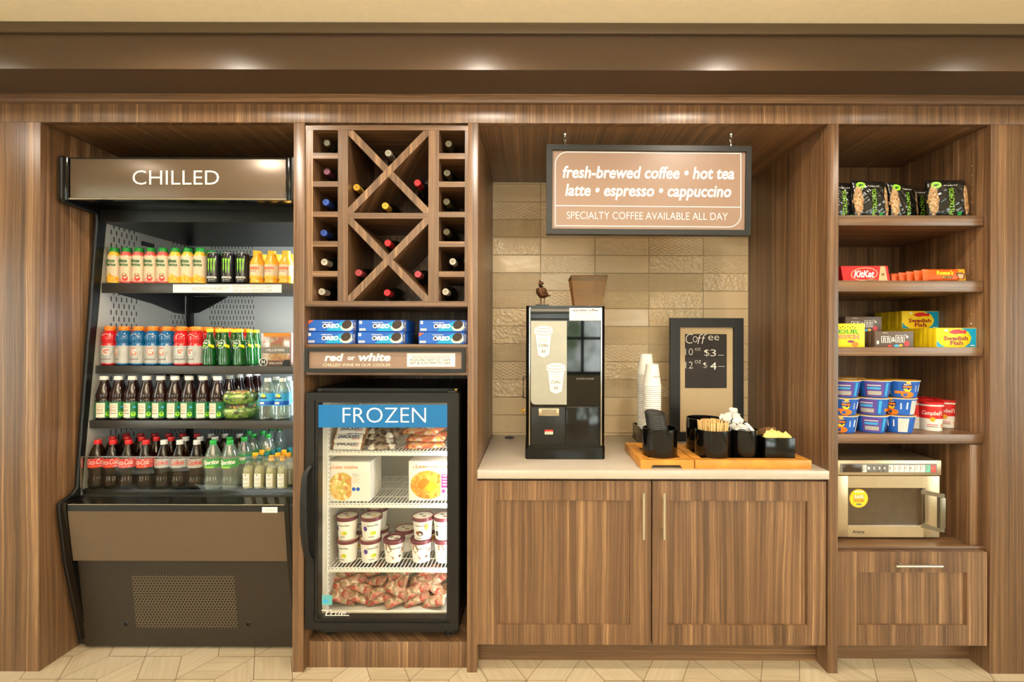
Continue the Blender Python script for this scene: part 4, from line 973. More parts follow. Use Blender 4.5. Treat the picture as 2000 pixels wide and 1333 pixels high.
# ------------------------------------------------------------------ cookie packs and the wine sign
def cookie(tri):
    t = thing('cookie_pack', (0, 0, 0), 'x', 'cookies', 'blue cookie packs above the freezer')
    w, hh = 0.2185, 0.0545
    b = MB(); b.box(0, w, 0, 0.15, 0, hh, 'blue', 0.004); b.box(w - .012, w - .0005, -0.0008, 0.15, .002, hh - .002, 'navy'); part('wrapper', b, t)
    b = MB(); mk = Marks(b, flat(0.0), 0.0006)
    mk.rect(0.004, 0.004, w - .05, hh - .004, 'blue', 1); mk.poly([(0.08, 0.004), (0.165, 0.004), (0.165, 0.05), (0.11, 0.03)], 'cyan', 2)
    mk.text('OREO', 0.066, 0.017, 0.142, 0.037, 'white_letter', 4, shear=0.15, bold=0.05); mk.ell(0.0755, 0.0265, 0.005, 0.006, 'cookie', 5, 12); mk.rect(0.064, 0.041, 0.112, 0.044, 'cap_white', 3)
    mk.rect(0.006, 0.006, 0.034, 0.016, 'cap_white', 3); mk.text('Grab', 0.009, 0.008, 0.031, 0.014, 'blue', 4)
    if tri: mk.poly([(0.003, hh - .003), (0.026, hh - .003), (0.003, 0.034)], 'orange_deep', 3)
    else: mk.rect(0.006, 0.036, 0.018, 0.050, 'cap_white', 3)
    # splash and sandwich cookie
    sp = []
    for k in range(22):
        a_ = pi + pi * k / 21 * 1.0; r_ = 0.034 if k % 2 else 0.026
        sp.append((min(w - .005, 0.176 + r_ * cos(a_)), max(0.003, 0.026 + r_ * 0.75 * sin(a_))))
    mk.poly(sp, 'cap_white', 3)
    mk.ell(0.180, 0.030, 0.024, 0.0205, 'cap_white', 4, 18, 0.5); mk.ell(0.176, 0.0335, 0.0235, 0.0185, 'cookie', 5, 18, 0.5)
    mk.vtext('1.5 OZ', w - .010, 0.012, w - .004, 0.044, 'cap_white', 4)
    part('print', b, t); return t
c0, c1 = cookie(False), cookie(True)
y0 = 0.035
for px, a_, b_, w_ in ((601.5, 1, 0, 'beside the left side'), (699.5, 0, 0, 'in the middle'), (818.5, 0, 1, 'beside the right side')):
    for lev, k in ((1, a_), (0, b_)):
        place((c0, c1)[k], (XW(px + (0 if lev else -1), y0), y0 - (.0 if lev else .003), zOre + lev * 0.0552), '%s blue cookie pack of the stack %s of the shelf' % ('upper' if lev else 'lower', w_))
ws = thing('wine_sign', (0, 0, 0), 'long dark framed sign about red or white wine above the freezer', 'sign')
b = MB(); q = -0.014
x0, x1, z0, z1 = XW(594.5, q), XW(908.5, q), ZW(727.5, q, 760), ZW(680.5, q, 760)
b.frame(x0, x1, z0, z1, 0.016, q, 0.005, 'frame_black', 0.0155); fr = part('frame', b, ws)
b = MB(); b.box(x0 + .014, x1 - .014, -0.004, 0.005, z0 + .014, z1 - .014, 'sign_tan'); fc = part('face', b, ws, 'tan sign face')
b = MB(); mk = Marks(b, pxplane(-.0042), 0.0004)
mk.text('red', 634, 706, 671, 691, 'white_letter', 2, shear=0.2, bold=0.035); mk.text('or', 679, 704, 693, 697, 'white_letter', 2, bold=0.03); mk.text('white', 700, 706, 763, 690, 'white_letter', 2, shear=0.2, bold=0.035)
mk.text('CHILLED WINE IN OUR COOLER', 631, 716, 763, 710.5, 'cream', 2); part('lettering', b, fc, 'white lettering')
b = MB(); mk = Marks(b, pxplane(-.0042), 0.0005); mk.rect(795, 716.5, 889, 690.5, 'white_paper', 1)
for i, s_ in enumerate(('WINE AVAILABILITY', 'MON-FRI 7AM TO 12AM', 'SAT & SUN 7AM TO 1AM')): mk.text(s_, 801 + (4 if i == 0 else 0), 700.5 + i * 5.8, 879, 695.5 + i * 5.8, 'ink_soft' if i == 0 else 'ink', 3)
part('notice', b, fc, 'pasted white notice with opening hours')

# ------------------------------------------------------------------ glass door freezer
fz = thing('freezer', (0, 0, 0), 'black upright freezer with a glass door and a blue header band, on the plinth', 'freezer')
DX0, DX1, DZ0, DZ1, DY = XW(597.5, -.01), XW(896.5, -.01), ZW(1231, -.01, 740), ZW(768, -.01, 740), -0.010
GX0, GX1, GZ0, GZ1 = XW(622, -.004), XW(873, -.004), ZW(1210, -.004, 740), ZW(790.5, -.004, 740)
BX0, BX1, BZ0, BZ1 = -0.986, -0.338, 0.145, 1.256
b = MB()
b.box(BX0, BX0 + .025, 0.052, 0.60, BZ0, BZ1, 'black_metal', .002); b.box(BX1 - .018, BX1, 0.052, 0.60, BZ0, BZ1, 'black_metal', .002)
b.box(BX0 + .025, BX1 - .018, 0.052, 0.60, BZ1 - .04, BZ1, 'black_metal'); b.box(BX0 + .025, BX1 - .018, 0.052, 0.60, BZ0, BZ0 + .06, 'black_metal'); b.box(BX0 + .025, BX1 - .018, 0.575, 0.60, BZ0, BZ1, 'black_metal')
part('cabinet_body', b, fz)
IX0, IX1 = BX0 + .0255, BX1 - .0185
b = MB()
b.box(IX0, IX0 + .003, 0.053, 0.574, 0.206, 1.2155, 'white_liner'); b.box(IX1 - .003, IX1, 0.053, 0.574, 0.206, 1.2155, 'white_liner'); b.box(IX0, IX1, 0.571, 0.5745, 0.206, 1.2155, 'white_liner')
b.box(IX0, IX1, 0.053, 0.574, 1.212, 1.2155, 'white_liner'); b.box(IX0, IX1, 0.053, 0.574, 0.2055, 0.209, 'white_liner'); b.box(IX0, IX1, 0.058, 0.068, 0.209, 0.236, 'cream'); part('liner', b, fz, 'white inner liner')
b = MB()
for xx in (IX0 + .004, ):
    for yy in (0.10, 0.50):
        b.box(xx, xx + .006, yy, yy + .018, 0.22, 1.20, 'white_wire')
        for k in range(48): b.box(xx + .006, xx + .0064, yy + .006, yy + .012, 0.23 + k * .02, 0.238 + k * .02, 'grey')
part('shelf_rail', b, fz)
FSH = []
for i, py in enumerate((881, 983, 1109)):
    d = 0.105; z1 = ZW(py, d, 750); FSH.append(z1); fx0, fx1 = XW(638.5, d), IX1 - .005
    b = MB(); b.box(fx0, fx1, d, d + .006, z1 - .024, z1 - .002, 'white_wire', .002)
    nw = 34
    for k in range(nw):
        x = fx0 + .012 + (fx1 - fx0 - .024) * k / (nw - 1); b.tube([(x, d + .004, z1 - .002), (x, 0.545, z1 - .002)], 0.0019, 'white_wire', 6)
        b.box(x - .0045, x + .0045, d - .0004, d, z1 - .008, z1 - .005, 'grey')
    for yy in (d + .10, d + .22, d + .34, 0.545): b.tube([(fx0, yy, z1 - .0055), (fx1, yy, z1 - .0055)], 0.0026, 'white_wire', 6)
    part('wire_shelf', b, fz, 'white wire shelf')
# door
b = MB()
b.frame(DX0, DX1, DZ0, DZ1, 0.038, DY, 0.045, 'black_metal', 0.030)
b.frame(DX0 + .036, DX1 - .036, DZ0 + .028, DZ1 - .028, GX0 - DX0 - .036, DY + .006, 0.04, 'black_satin', GZ0 - DZ0 - .028)
dr = part('door', b, fz, 'black framed glass door')
b = MB(); b.box(GX0 - .002, GX1 + .002, -0.0040, 0.0, GZ0 - .002, GZ1 + .002, 'pane_clear'); part('door_glass', b, dr, 'clear door glass')
b = MB(); mk = Marks(b, pxplane(-0.0040), 0.0006); mk.rect(622, 835.5, 873.5, 791, 'sign_blue', 1); mk.text('FROZEN', 669.5, 826, 832, 796.5, 'white_letter', 2, bold=-0.012); part('header_band', b, dr, 'blue band with white capital letters')
b = MB(); mk = Marks(b, pxplane(-0.0040), 0.0005); mk.rect(629, 1182, 649, 1163, 'teal_sticker', 1); mk.rect(632, 1178, 640, 1172, 'blue_light', 2); part('sticker', b, dr, 'small teal square sticker')
b = MB(); mk = Marks(b, pxplane(-0.0040), 0.0005); mk.text('True', 634, 1203, 676, 1191, 'cap_white', 1, shear=0.35); mk.rect(628, 1193.5, 646, 1192, 'cap_white', 1); mk.rect(636, 1203.5, 682, 1202, 'cap_white', 1); part('maker_mark', b, dr, 'white script maker mark')
hp = [(XW(604, -.03), -0.012, ZW(914, -.03)), (XW(597, -.03), -0.034, ZW(932, -.03)), (XW(594, -.045), -0.046, ZW(985, -.045)), (XW(595, -.045), -0.046, ZW(1040, -.045)), (XW(598, -.04), -0.036, ZW(1080, -.04)), (XW(606, -.03), -0.012, ZW(1100, -.03))]
b = MB()
pts = []
for i in range(len(hp) - 1):
    for k in range(4):
        p0, p1, p2, p3 = (Vector(hp[max(0, min(len(hp) - 1, i + j))]) for j in (-1, 0, 1, 2)); t_ = k / 4
        pts.append(0.5 * ((2 * p1) + (p2 - p0) * t_ + (2 * p0 - 5 * p1 + 4 * p2 - p3) * t_ ** 2 + (3 * p1 - p0 - 3 * p2 + p3) * t_ ** 3))
pts.append(Vector(hp[-1])); n_ = len(pts)
b.tube(pts, [0.009 + 0.006 * sin(pi * i / (n_ - 1)) for i in range(n_)], 'black_metal', 10); part('handle', b, dr, 'curved black pull handle')
b = MB(); b.box(DX1 - .05, DX1 - .012, 0.0, 0.06, DZ1 + .0005, DZ1 + .010, 'black_metal'); b.lathe([(0.007, 0), (0.007, 0.016), (0, 0.016)], 'brass', 12, (DX1 - .018, 0.02, DZ1 + .0005)); part('hinge', b, fz)
b = MB(); b.lathe([(0.007, 0), (0.007, 0.016), (0, 0.016)], 'brass', 12, (DX1 - .012, 0.03, DZ0 - .0165)); b.tube([(DX1 - .075, 0.05, DZ0 - .004), (DX1 - .06, 0.02, DZ0 - .03), (DX1 - .035, 0.02, DZ0 - .042), (DX1 - .015, 0.03, DZ0 - .012)], 0.003, 'black_satin', 8); part('lower_hinge', b, fz)
for xx in (BX0 + .05, BX1 - .05):
    for yy in (0.10, 0.54):
        b = MB(); b.lathe([(0.022, 0), (0.022, 0.012), (0.012, 0.014), (0.012, 0.028)], 'black_metal', 12, (xx, yy, 0.1175)); part('foot', b, fz)
b = MB(); b.box(IX1 - .022, IX1 - .006, 0.058, 0.072, 0.26, 1.19, 'led_white'); part('light_strip', b, fz, 'white LED strip')
lamp('freezer_light_lamp', 'AREA', (IX1 - .03, 0.09, 0.72), 1.8, (0.95, 0.98, 1.0), rot=(0, radians(90), radians(-40)), shape='RECTANGLE', size=0.9, size_y=0.02)

# ------------------------------------------------------------------ pouches and packs
def pillow(b, w, dpt, hh, m, nx=12, ny=10, seam=0.012, wr=0.0, seed=1, upright=False, mfun=None):
    """a filled pouch with flat crimped ends; lying (thickness along z) or upright (thickness along y)"""
    rnd = random.Random(seed); ph = [rnd.uniform(0, 6.28) for _ in range(6)]
    def th(u, v):
        e = max(0.0, 1 - abs(u) ** 4) * max(0.0, 1 - abs(v) ** 3.5)
        return hh / 2 * e ** 0.55 + 0.0006
    def bump(u, v): return wr * (sin(7 * u + ph[0]) * sin(9 * v + ph[1]) + 0.6 * sin(15 * u + 11 * v + ph[2]) + 0.5 * sin(21 * v - 13 * u + ph[3]))
    def q(u, v, sg):
        t = th(u, v); z = sg * t + bump(u, v) * (0.4 + t / (hh / 2 + 1e-6)) * 0.7
        return (u * w / 2, sg * 0 + z, v * dpt / 2) if upright else (u * w / 2, v * dpt / 2, z)
    vs, fs, ms = [], [], []
    us = [-1 + 2 * i / nx for i in range(nx + 1)]; vv = [-1 + 2 * j / ny for j in range(ny + 1)]
    for sg in (1, -1):
        for u in us:
            for v in vv: vs.append(q(u, v, sg))
    N = (nx + 1) * (ny + 1)
    for sgi in (0, 1):
        for i in range(nx):
            for j in range(ny):
                k = sgi * N + i * (ny + 1) + j; f = (k, k + ny + 1, k + ny + 2, k + 1)
                fs.append(f if sgi == 0 else f[::-1])
                ms.append(mfun((us[i] + us[i + 1]) / 2, (vv[j] + vv[j + 1]) / 2, sgi) if mfun else m)
    edge = [(i * (ny + 1), (i + 1) * (ny + 1)) for i in range(nx)] + [((i + 1) * (ny + 1) + ny, i * (ny + 1) + ny) for i in range(nx)] + [(j + 1, j) for j in range(ny)] + [(nx * (ny + 1) + j, nx * (ny + 1) + j + 1) for j in range(ny)]
    for a_, c_ in edge: fs.append((c_, a_, N + a_, N + c_)); ms.append(mfun(0, 1, 1) if mfun else m)
    b.raw(vs, fs, ms)
    def surf(u, v, l):   # outer face: top when lying, front when upright; u, v in metres
        uu, vq = max(-1, min(1, u / (w / 2))), max(-1, min(1, v / (dpt / 2)))
        t = th(uu, vq); sg = -1 if upright else 1
        z = sg * (t + l) + bump(uu, vq) * (0.4 + t / (hh / 2 + 1e-6)) * 0.7
        return (u, z, v) if upright else (u, v, z)
    return surf
# frozen candy-bar ice creams
def bar():
    t = thing('ice_cream_bar', (0, 0, 0), 'x', 'ice cream', 'wrapped ice cream bars on the top freezer shelf')
    b = MB(); sf = pillow(b, 0.155, 0.05, 0.026, 'white_paper', 14, 6, wr=0.0012, seed=2, upright=True, mfun=lambda u, v, s: 'brown_light' if abs(u) > .9 else ('brown' if v > .75 else 'white_paper')); part('wrapper', b, t)
    b = MB(); mk = Marks(b, sf, 0.0007)
    mk.poly([(-.06, -.012), (.05, -.012), (.062, .012), (-.05, .012)], 'coke_red', 1); mk.poly([(-.057, -.010), (.048, -.010), (.059, .010), (-.048, .010)], 'white_letter', 2); mk.text('SNICKERS', -.050, -.008, .052, .008, 'navy', 3, shear=0.2, bold=0.02)
    mk.rect(-.01, .014, .035, .019, 'purple', 1); part('print', b, t); return t
ib = bar(); zf = FSH[0]
for i, (px, dd, up, tilt) in enumerate(((681, 0.0, 0, -.15), (683, .0, 1, -.12), (688, .02, 2, -.2), (690, .09, 0, .1), (695, .09, 1, .0), (699, .10, 2, 0.1))):
    d = 0.150 + dd
    place(ib, (XW(px, d), d, zf + 0.016 + up * 0.034), 'wrapped ice cream bar, %s in the %s pile of the top freezer shelf' % (('bottom', 'middle', 'upper')[up], 'front' if i < 3 else 'rear'), rot=(-0.62, 0, 0.06 * (i % 3 - 1)))
def pouch(name, m, w, dp, hh, cat, group, seed):
    t = thing(name, (0, 0, 0), 'x', cat, group)
    b = MB(); pillow(b, w, dp, hh, m, 14, 10, wr=0.0016, seed=seed); part('wrapper', b, t)
    b = MB(); b.box(-w / 2, -w / 2 + .008, -dp / 2, dp / 2, -.0008, .0008, 'film'); b.box(w / 2 - .008, w / 2, -dp / 2, dp / 2, -.0008, .0008, 'film'); part('crimp', b, t)
    return t
pc = pouch('ice_cream_pouch', 'choc_pack', 0.13, 0.085, 0.032, 'ice cream', 'brown frozen treat pouches', 5)
for i, (px, d, z, r) in enumerate(((748, .16, .018, 0.3), (752, .19, .048, -0.2), (745, .24, .078, 0.5), (760, .26, .05, 1.0), (765, .17, .074, 1.2))):
    place(pc, (XW(px, d), d, zf + z), 'brown frozen treat pouch, %s of the heap beside the candy bars' % ORD[i], rot=(0.35, 0.12 * (i % 2), r))
pz = pouch('frozen_pizza', 'pizza', 0.19, 0.17, 0.03, 'frozen food', 'film wrapped frozen pizzas', 8)
for i, (px, d, z) in enumerate(((832, .205, .016), (838, .215, .047), (830, .225, .078))):
    place(pz, (XW(px, d), d, zf + z), '%s film wrapped frozen pizza of the pile on the top freezer shelf' % ('lowest', 'middle', 'uppermost')[i], rot=(0.05, 0, 0.15 - .2 * i))
# frozen meals
def meal(kind):
    t = thing('frozen_meal_box', (0, 0, 0), 'x', 'frozen meal', 'boxed frozen meals on the second freezer shelf')
    w, hh, th = 0.2065, 0.186, 0.030
    b = MB(); b.box(0, w, 0, th, 0, hh, 'white_paper', 0.001); part('carton', b, t)
    b = MB(); mk = Marks(b, flat(0), 0.0006)
    mk.text('Lean cuisine', 0.034, 0.154, 0.150 if kind == 'a' else 0.19, 0.170, 'orange', 2, bold=0.01)
    mk.line([(0.018, 0.157), (0.030, 0.157)], .002, 'orange', 2); mk.line([(0.024, 0.152), (0.024, 0.163)], .002, 'orange', 2)
    if kind == 'a':
        mk.ell(0.074, 0.070, 0.060, 0.066, 'pasta', 1, 26); mk.rect(0.120, 0.002, w - .002, 0.140, 'white_paper', 2)
        for k in range(6): mk.rect(0.124, 0.128 - k * .008, 0.150 + .01 * (k % 2), 0.130 - k * .008, 'peach' if k > 1 else 'ink_soft', 3)
        mk.ell(0.131, 0.058, .009, .009, 'blue', 3, 14); mk.ell(0.151, 0.058, .009, .009, 'blue', 3, 14)
    else:
        mk.ell(0.092, 0.074, 0.084, 0.068, 'noodles', 1, 26); mk.ell(0.07, 0.08, 0.03, 0.02, 'orange', 2, 12, 0.6); mk.ell(0.105, 0.065, 0.03, 0.02, 'gold', 2, 12, 0.4)
        mk.rect(0.152, 0.002, w - .002, 0.130, 'white_paper', 3); mk.rect(0.155, 0.060, 0.19, 0.125, 'magenta', 4)
        for k in range(4): mk.rect(0.160, 0.072 + k * .014, 0.185, 0.079 + k * .014, 'pink', 5)
        mk.ell(0.165, 0.045, .009, .010, 'magenta', 4, 14)
    part('print', b, t); return t
ma, mb_ = meal('a'), meal('b'); zf2 = FSH[1]
for i in range(5): place(ma, (XW(637.5, .125), .125 + i * .034, zf2), 'white frozen meal box with a pasta picture, %s of the row' % ('front' if i == 0 else ORD[i]))
for i in range(4): place(mb_, (XW(799, .140) , .140 + i * .036, zf2), 'white frozen meal box with an orange chicken picture, %s of the row' % ('front' if i == 0 else ORD[i]))
# ice cream pints
def pint(kind):
    t = thing('ice_cream_tub', (0, 0, 0), 'x', 'ice cream', 'ice cream tubs on the third freezer shelf')
    b = MB(); b.lathe([(0.0385, 0), (0.040, 0.001), (0.048, 0.094)], 'white_paper', 24); part('tub', b, t)
    b = MB(); b.lathe([(0.0488, 0.090), (0.0512, 0.091), (0.0515, 0.106), (0.0505, 0.108), (0.0480, 0.108), (0.047, 0.105)], 'plum', 24, cap0=False, cap1=False); b.lathe([(0.047, 0.105), (0.0, 0.105)], 'cream' if kind != 'd' else 'plum', 24, cap0=False)
    mk = Marks(b, lambda u, v, l: (u, v, 0.105 + l), 0.0005); mk.ell(0.0, 0.0, 0.030, 0.026, 'white_paper', 1, 18); mk.ell(.01, -.012, .012, .008, 'brown_light' if kind != 'v' else 'gold', 2, 10); mk.ell(-.012, .01, .010, .008, 'grey', 2, 10); part('lid', b, t, 'plum rimmed lid')
    b = MB(); mk = Marks(b, lambda u, v, l: ((0.0402 + 0.0085 * v / 0.094 + l) * sin(u / .044), -(0.0402 + 0.0085 * v / 0.094 + l) * cos(u / .044), v), 0.0006)
    mk.text('Haagen-Dazs', -0.022, 0.066, 0.030, 0.076, 'ink', 3, shear=0.1, bold=0.02)
    if kind == 'v': mk.ell(0.008, 0.034, .014, .010, 'yellow', 1, 12); mk.ell(-.030, .056, .010, .012, 'purple', 1, 12); mk.ell(.012, .036, .006, .006, 'lime', 2, 8); mk.rect(-.015, .014, .012, .018, 'ink_soft', 1, nu=3)
    if kind == 'c': mk.ell(0.0, 0.034, .016, .013, 'brown', 1, 12); mk.ell(-.012, .036, .010, .009, 'brown_light', 2, 10); mk.ell(.030, .066, .010, .018, 'gold', 1, 12); mk.rect(-.02, .008, .02, .012, 'ink_soft', 1, nu=3)
    if kind == 'd':
        mk.poly([(-.042, .088), (-.02, .088), (-.012, .060), (-.030, .050), (-.044, .062)], 'brown_light', 1); mk.poly([(-.03, .052), (-.008, .030), (.024, .044), (.044, .074), (.046, .052), (.028, .024), (-.006, .018)], 'brown_light', 1); mk.ell(0.026, 0.03, .007, .006, 'brown', 2, 8); mk.ell(-.03, .03, .012, .012, 'white_letter', 2, 12)
    if kind == 'n': mk.rect(-.03, .02, -.012, .044, 'ink', 1, nu=2); [mk.rect(-.03, .052 + k * .006, .024, .0535 + k * .006, 'ink_soft', 1, nu=4) for k in range(3)]
    part('print', b, t); return t
pt = {k: pint(k) for k in 'vcdn'}; zf3 = FSH[2]; yp = 0.185
spots_ = [('v', 681, 0, 0, 'front', 'first'), ('v', 725, 0, 0, 'front', 'second'), ('d', 771, 0, 0, 'front', 'third'), ('d', 824, 0, 0, 'front', 'fourth'), ('d', 869, 0, 0, 'front', 'fifth'),
          ('v', 679.5, 0, 1, 'front', 'first'), ('v', 726.5, 0, 1, 'front', 'second'), ('c', 827, 0, 1, 'front', 'fourth'), ('n', 868, 0, 1, 'front', 'fifth'),
          ('v', 741, .115, 0, 'rear', 'second'), ('v', 739, .115, 1, 'rear', 'second'), ('n', 793, .115, 0, 'rear', 'third'), ('c', 836, .115, 0, 'rear', 'fourth'), ('v', 704, .115, 0, 'rear', 'first')]
for k, px, dd, up, rw, o_ in spots_:
    d = yp + dd
    place(pt[k], (XW(px, d), d, zf3 + up * 0.1083), '%s ice cream tub, %s in the %s row of the third freezer shelf' % ('upper' if up else 'lower', o_, rw), rot=(0, 0, (px * 0.7) % 1.2 - 0.6))
# heap of wrapped frozen fruit bars on the freezer floor
rnd = random.Random(5)
fb = [pouch('frozen_snack_packet', 'fruit_pack', 0.125, 0.055, 0.028, 'frozen snack', 'wrapped frozen snacks heaped on the freezer floor', s) for s in (21, 22, 23)]
k = 0
for layer, (n_, z, d) in enumerate(((6, 0.236, 0.15), (5, 0.240, 0.25), (6, 0.268, 0.17), (5, 0.295, 0.20), (4, 0.322, 0.23))):
    for i in range(n_):
        px = 672 + (868 - 672) * (i + 0.5 * (layer % 2)) / (n_ - 0.5)
        px = min(px, 852)
        place(fb[k % 3], (XW(px, d) , d + rnd.uniform(-.015, .015), z + 0.008 + rnd.uniform(-.004, .006)), 'crinkled wrapped frozen snack packet in the heap on the freezer floor', rot=(0.5 + rnd.uniform(-.35, .35), rnd.uniform(-.45, .45), rnd.uniform(-.6, .6))); k += 1

# ------------------------------------------------------------------ hanging coffee sign
sg = thing('hanging_sign', (0, 0, 0), 'black framed tan coffee menu sign hanging from the niche ceiling', 'sign')
ds = 0.085
def sgn(b_px, b_py, lift=0): x, z = P(b_px, b_py, ds); return (x, ds - lift, z)
b = MB(); oc = [(1067.5, 283), (1467, 286.5), (1465, 460), (1067, 457.5)]; icn = [(1079, 293.5), (1456.5, 297), (1455, 450), (1078, 447)]
O = [P(*p, ds) for p in oc]; I = [P(*p, ds) for p in icn]
for k in range(4):
    q = [O[k], O[(k + 1) % 4], I[(k + 1) % 4], I[k]]; b.prism(q, 'Y', ds - .006, ds + .034, 'frame_black')
part('frame', b, sg)
b = MB(); b.prism(I, 'Y', ds + .004, ds + .03, 'sign_tan'); fc = part('face', b, sg, 'tan sign face')
b = MB(); mk = Marks(b, pxplane(ds + .004), 0.0006)
def slant(f0): return lambda u, v, l: f0(u, v + (u - 1265) * 0.0085, l)
mk.fn = slant(pxplane(ds + .004))
mk.text('fresh-brewed coffee • hot tea', 1099, 349.5, 1434, 325.5, 'white_letter', 2, shear=0.18, bold=0.021); mk.text('latte • espresso • cappuccino', 1104, 391.5, 1428, 361, 'white_letter', 2, shear=0.18, bold=0.021)
mk.text('SPECIALTY COFFEE AVAILABLE ALL DAY', 1107, 429, 1421, 415, 'white_letter', 2, bold=-0.012)
def rr(x0, y0, x1, y1, r):   # top-left and bottom-right corners rounded
    p = [(x0, y1)] + [(x0 + r - r * cos(a_ * pi / 16), y0 + r - r * sin(a_ * pi / 16)) for a_ in range(9)] + [(x1, y0)] + [(x1 - r + r * cos(a_ * pi / 16), y1 - r + r * sin(a_ * pi / 16)) for a_ in range(9)]
    return p
mk.line(rr(1084.5, 298.5, 1447, 442.5, 24), 1.4, 'white_letter', 1, close=True); mk.line([(1084.5, 403.5), (1447, 403.5)], 1.4, 'white_letter', 1)
part('lettering', b, fc, 'white lettering and border line')
for px in (1103.5, 1428):
    b = MB(); x, z = P(px, 283.5, ds + .01); zt_ = H
    b.lathe([(0.004, zt_ - .012), (0.008, zt_ - .004), (0.008, zt_ - .0003)], 'chrome', 10, (x, ds + .014, 0))
    zc_ = (z + zt_ - .012) / 2; rr_ = (zt_ - .010 - z) / 2 * 0.56
    for s_ in (0.0, 1.0):
        c_ = zc_ + (rr_ * 0.8 if s_ else -rr_ * 0.8); n_ = 12
        pts = [(x + (0.0045 * cos(2 * pi * i / n_) if s_ else 0), ds + .014 + (0 if s_ else 0.0045 * cos(2 * pi * i / n_)), c_ + rr_ * sin(2 * pi * i / n_)) for i in range(n_ + 1)]
        b.tube(pts, 0.0018, 'chrome', 6, cap=False)
    b.lathe([(0.004, z - .006), (0.005, z + .003), (0.002, z + .006)], 'chrome', 8, (x, ds + .014, 0))
    part('hook', b, sg, 'shiny hanging hook')

# ------------------------------------------------------------------ bean-to-cup coffee machine
cm = thing('coffee_machine', (0, 0, 0), 'tall black coffee machine with a silver and dark glass front on the counter', 'coffee machine')
dm = 0.183
mx0, mx1, mz1 = XW(1027.5, dm), XW(1181.5, dm), ZW(597.5, dm)
def MX(px): return XW(px, dm)
def MZ(py): return ZW(py, dm, 1100)
b = MB(); b.box(mx0 + .002, mx1 - .002, dm + .03, dm + .44, MZ(872) , mz1, 'black_satin', 0.006); part('body', b, cm)
b = MB(); b.prism([(mx0, dm + .012), (mx0 + .012, dm - .001), (mx1 - .012, dm - .001), (mx1, dm + .012), (mx1, dm + .0302), (mx0, dm + .0302)], 'Z', MZ(880), mz1, 'black_gloss'); fr_ = part('front_shell', b, cm, 'glossy black rounded front shell')
b = MB(); r_ = 0.018
b.prism([(mx0 - .004, dm + .36), (mx0 - .004, dm + .02)] + [(mx0 - .004 + r_ - r_ * cos(k * pi / 12), dm - .006 + r_ * 1.4 - r_ * 1.4 * sin(k * pi / 12)) for k in range(7)] + [(mx1 + .004 - r_ + r_ * sin(k * pi / 12), dm - .006 + r_ * 1.4 - r_ * 1.4 * cos(k * pi / 12)) for k in range(7)] + [(mx1 + .004, dm + .02), (mx1 + .004, dm + .36)], 'Z', ZC, MZ(874), 'black_gloss')
bs = part('drip_base', b, cm, 'rounded black drip tray base')
b = MB(); mk = Marks(b, lambda u, v, l: (u, v, MZ(874) + l), .0008); mk.ell(MX(1071), dm + .05, .036, .034, 'steel', 1, 24); mk.ell(MX(1071), dm + .05, .030, .028, 'deck_holes', 2, 24); part('drip_grate', b, bs, 'round metal drip grate')
b = MB()
for px in (1034.5, 1174.5): b.box(MX(px) - .0022, MX(px) + .0022, dm - .003, dm + .002, MZ(870), mz1 - .012, 'chrome')
b.box(MX(1034.5), MX(1174.5), dm - .003, dm + .002, mz1 - .0135, mz1 - .0095, 'chrome'); part('chrome_trim', b, fr_, 'thin chrome trim lines')
# door: silver half and dark glass half
def rcorner(x0, x1, z0, z1, r, which):
    p = []
    if which == 'l': p = [(x0, z1), (x1, z1), (x1, z0)] + [(x0 + r - r * sin(k * pi / 12), z0 + r - r * cos(k * pi / 12)) for k in range(7)]
    else: p = [(x0, z1), (x1, z1)] + [(x1 - r + r * cos(k * pi / 12), z0 + r - r * sin(k * pi / 12)) for k in range(7)] + [(x0, z0)]
    return p
b = MB(); b.prism(rcorner(MX(1037), MX(1107), MZ(790.5), MZ(627.5), .022, 'l'), 'Y', dm - .005, dm - .0012, 'steel_panel'); sp1 = part('silver_panel', b, fr_, 'brushed silver panel')
b = MB(); b.prism(rcorner(MX(1107.2), MX(1172), MZ(790.5), MZ(627.5), .018, 'r'), 'Y', dm - .005, dm - .0012, 'dark_glass'); gp = part('glass_panel', b, fr_, 'dark reflecting glass panel')
b = MB(); mk = Marks(b, pxplane(dm - .0052), .0004); mk.text('COFFEE HOUSE', 1125, 742, 1160, 738.5, 'grey', 1); part('lettering', b, gp)
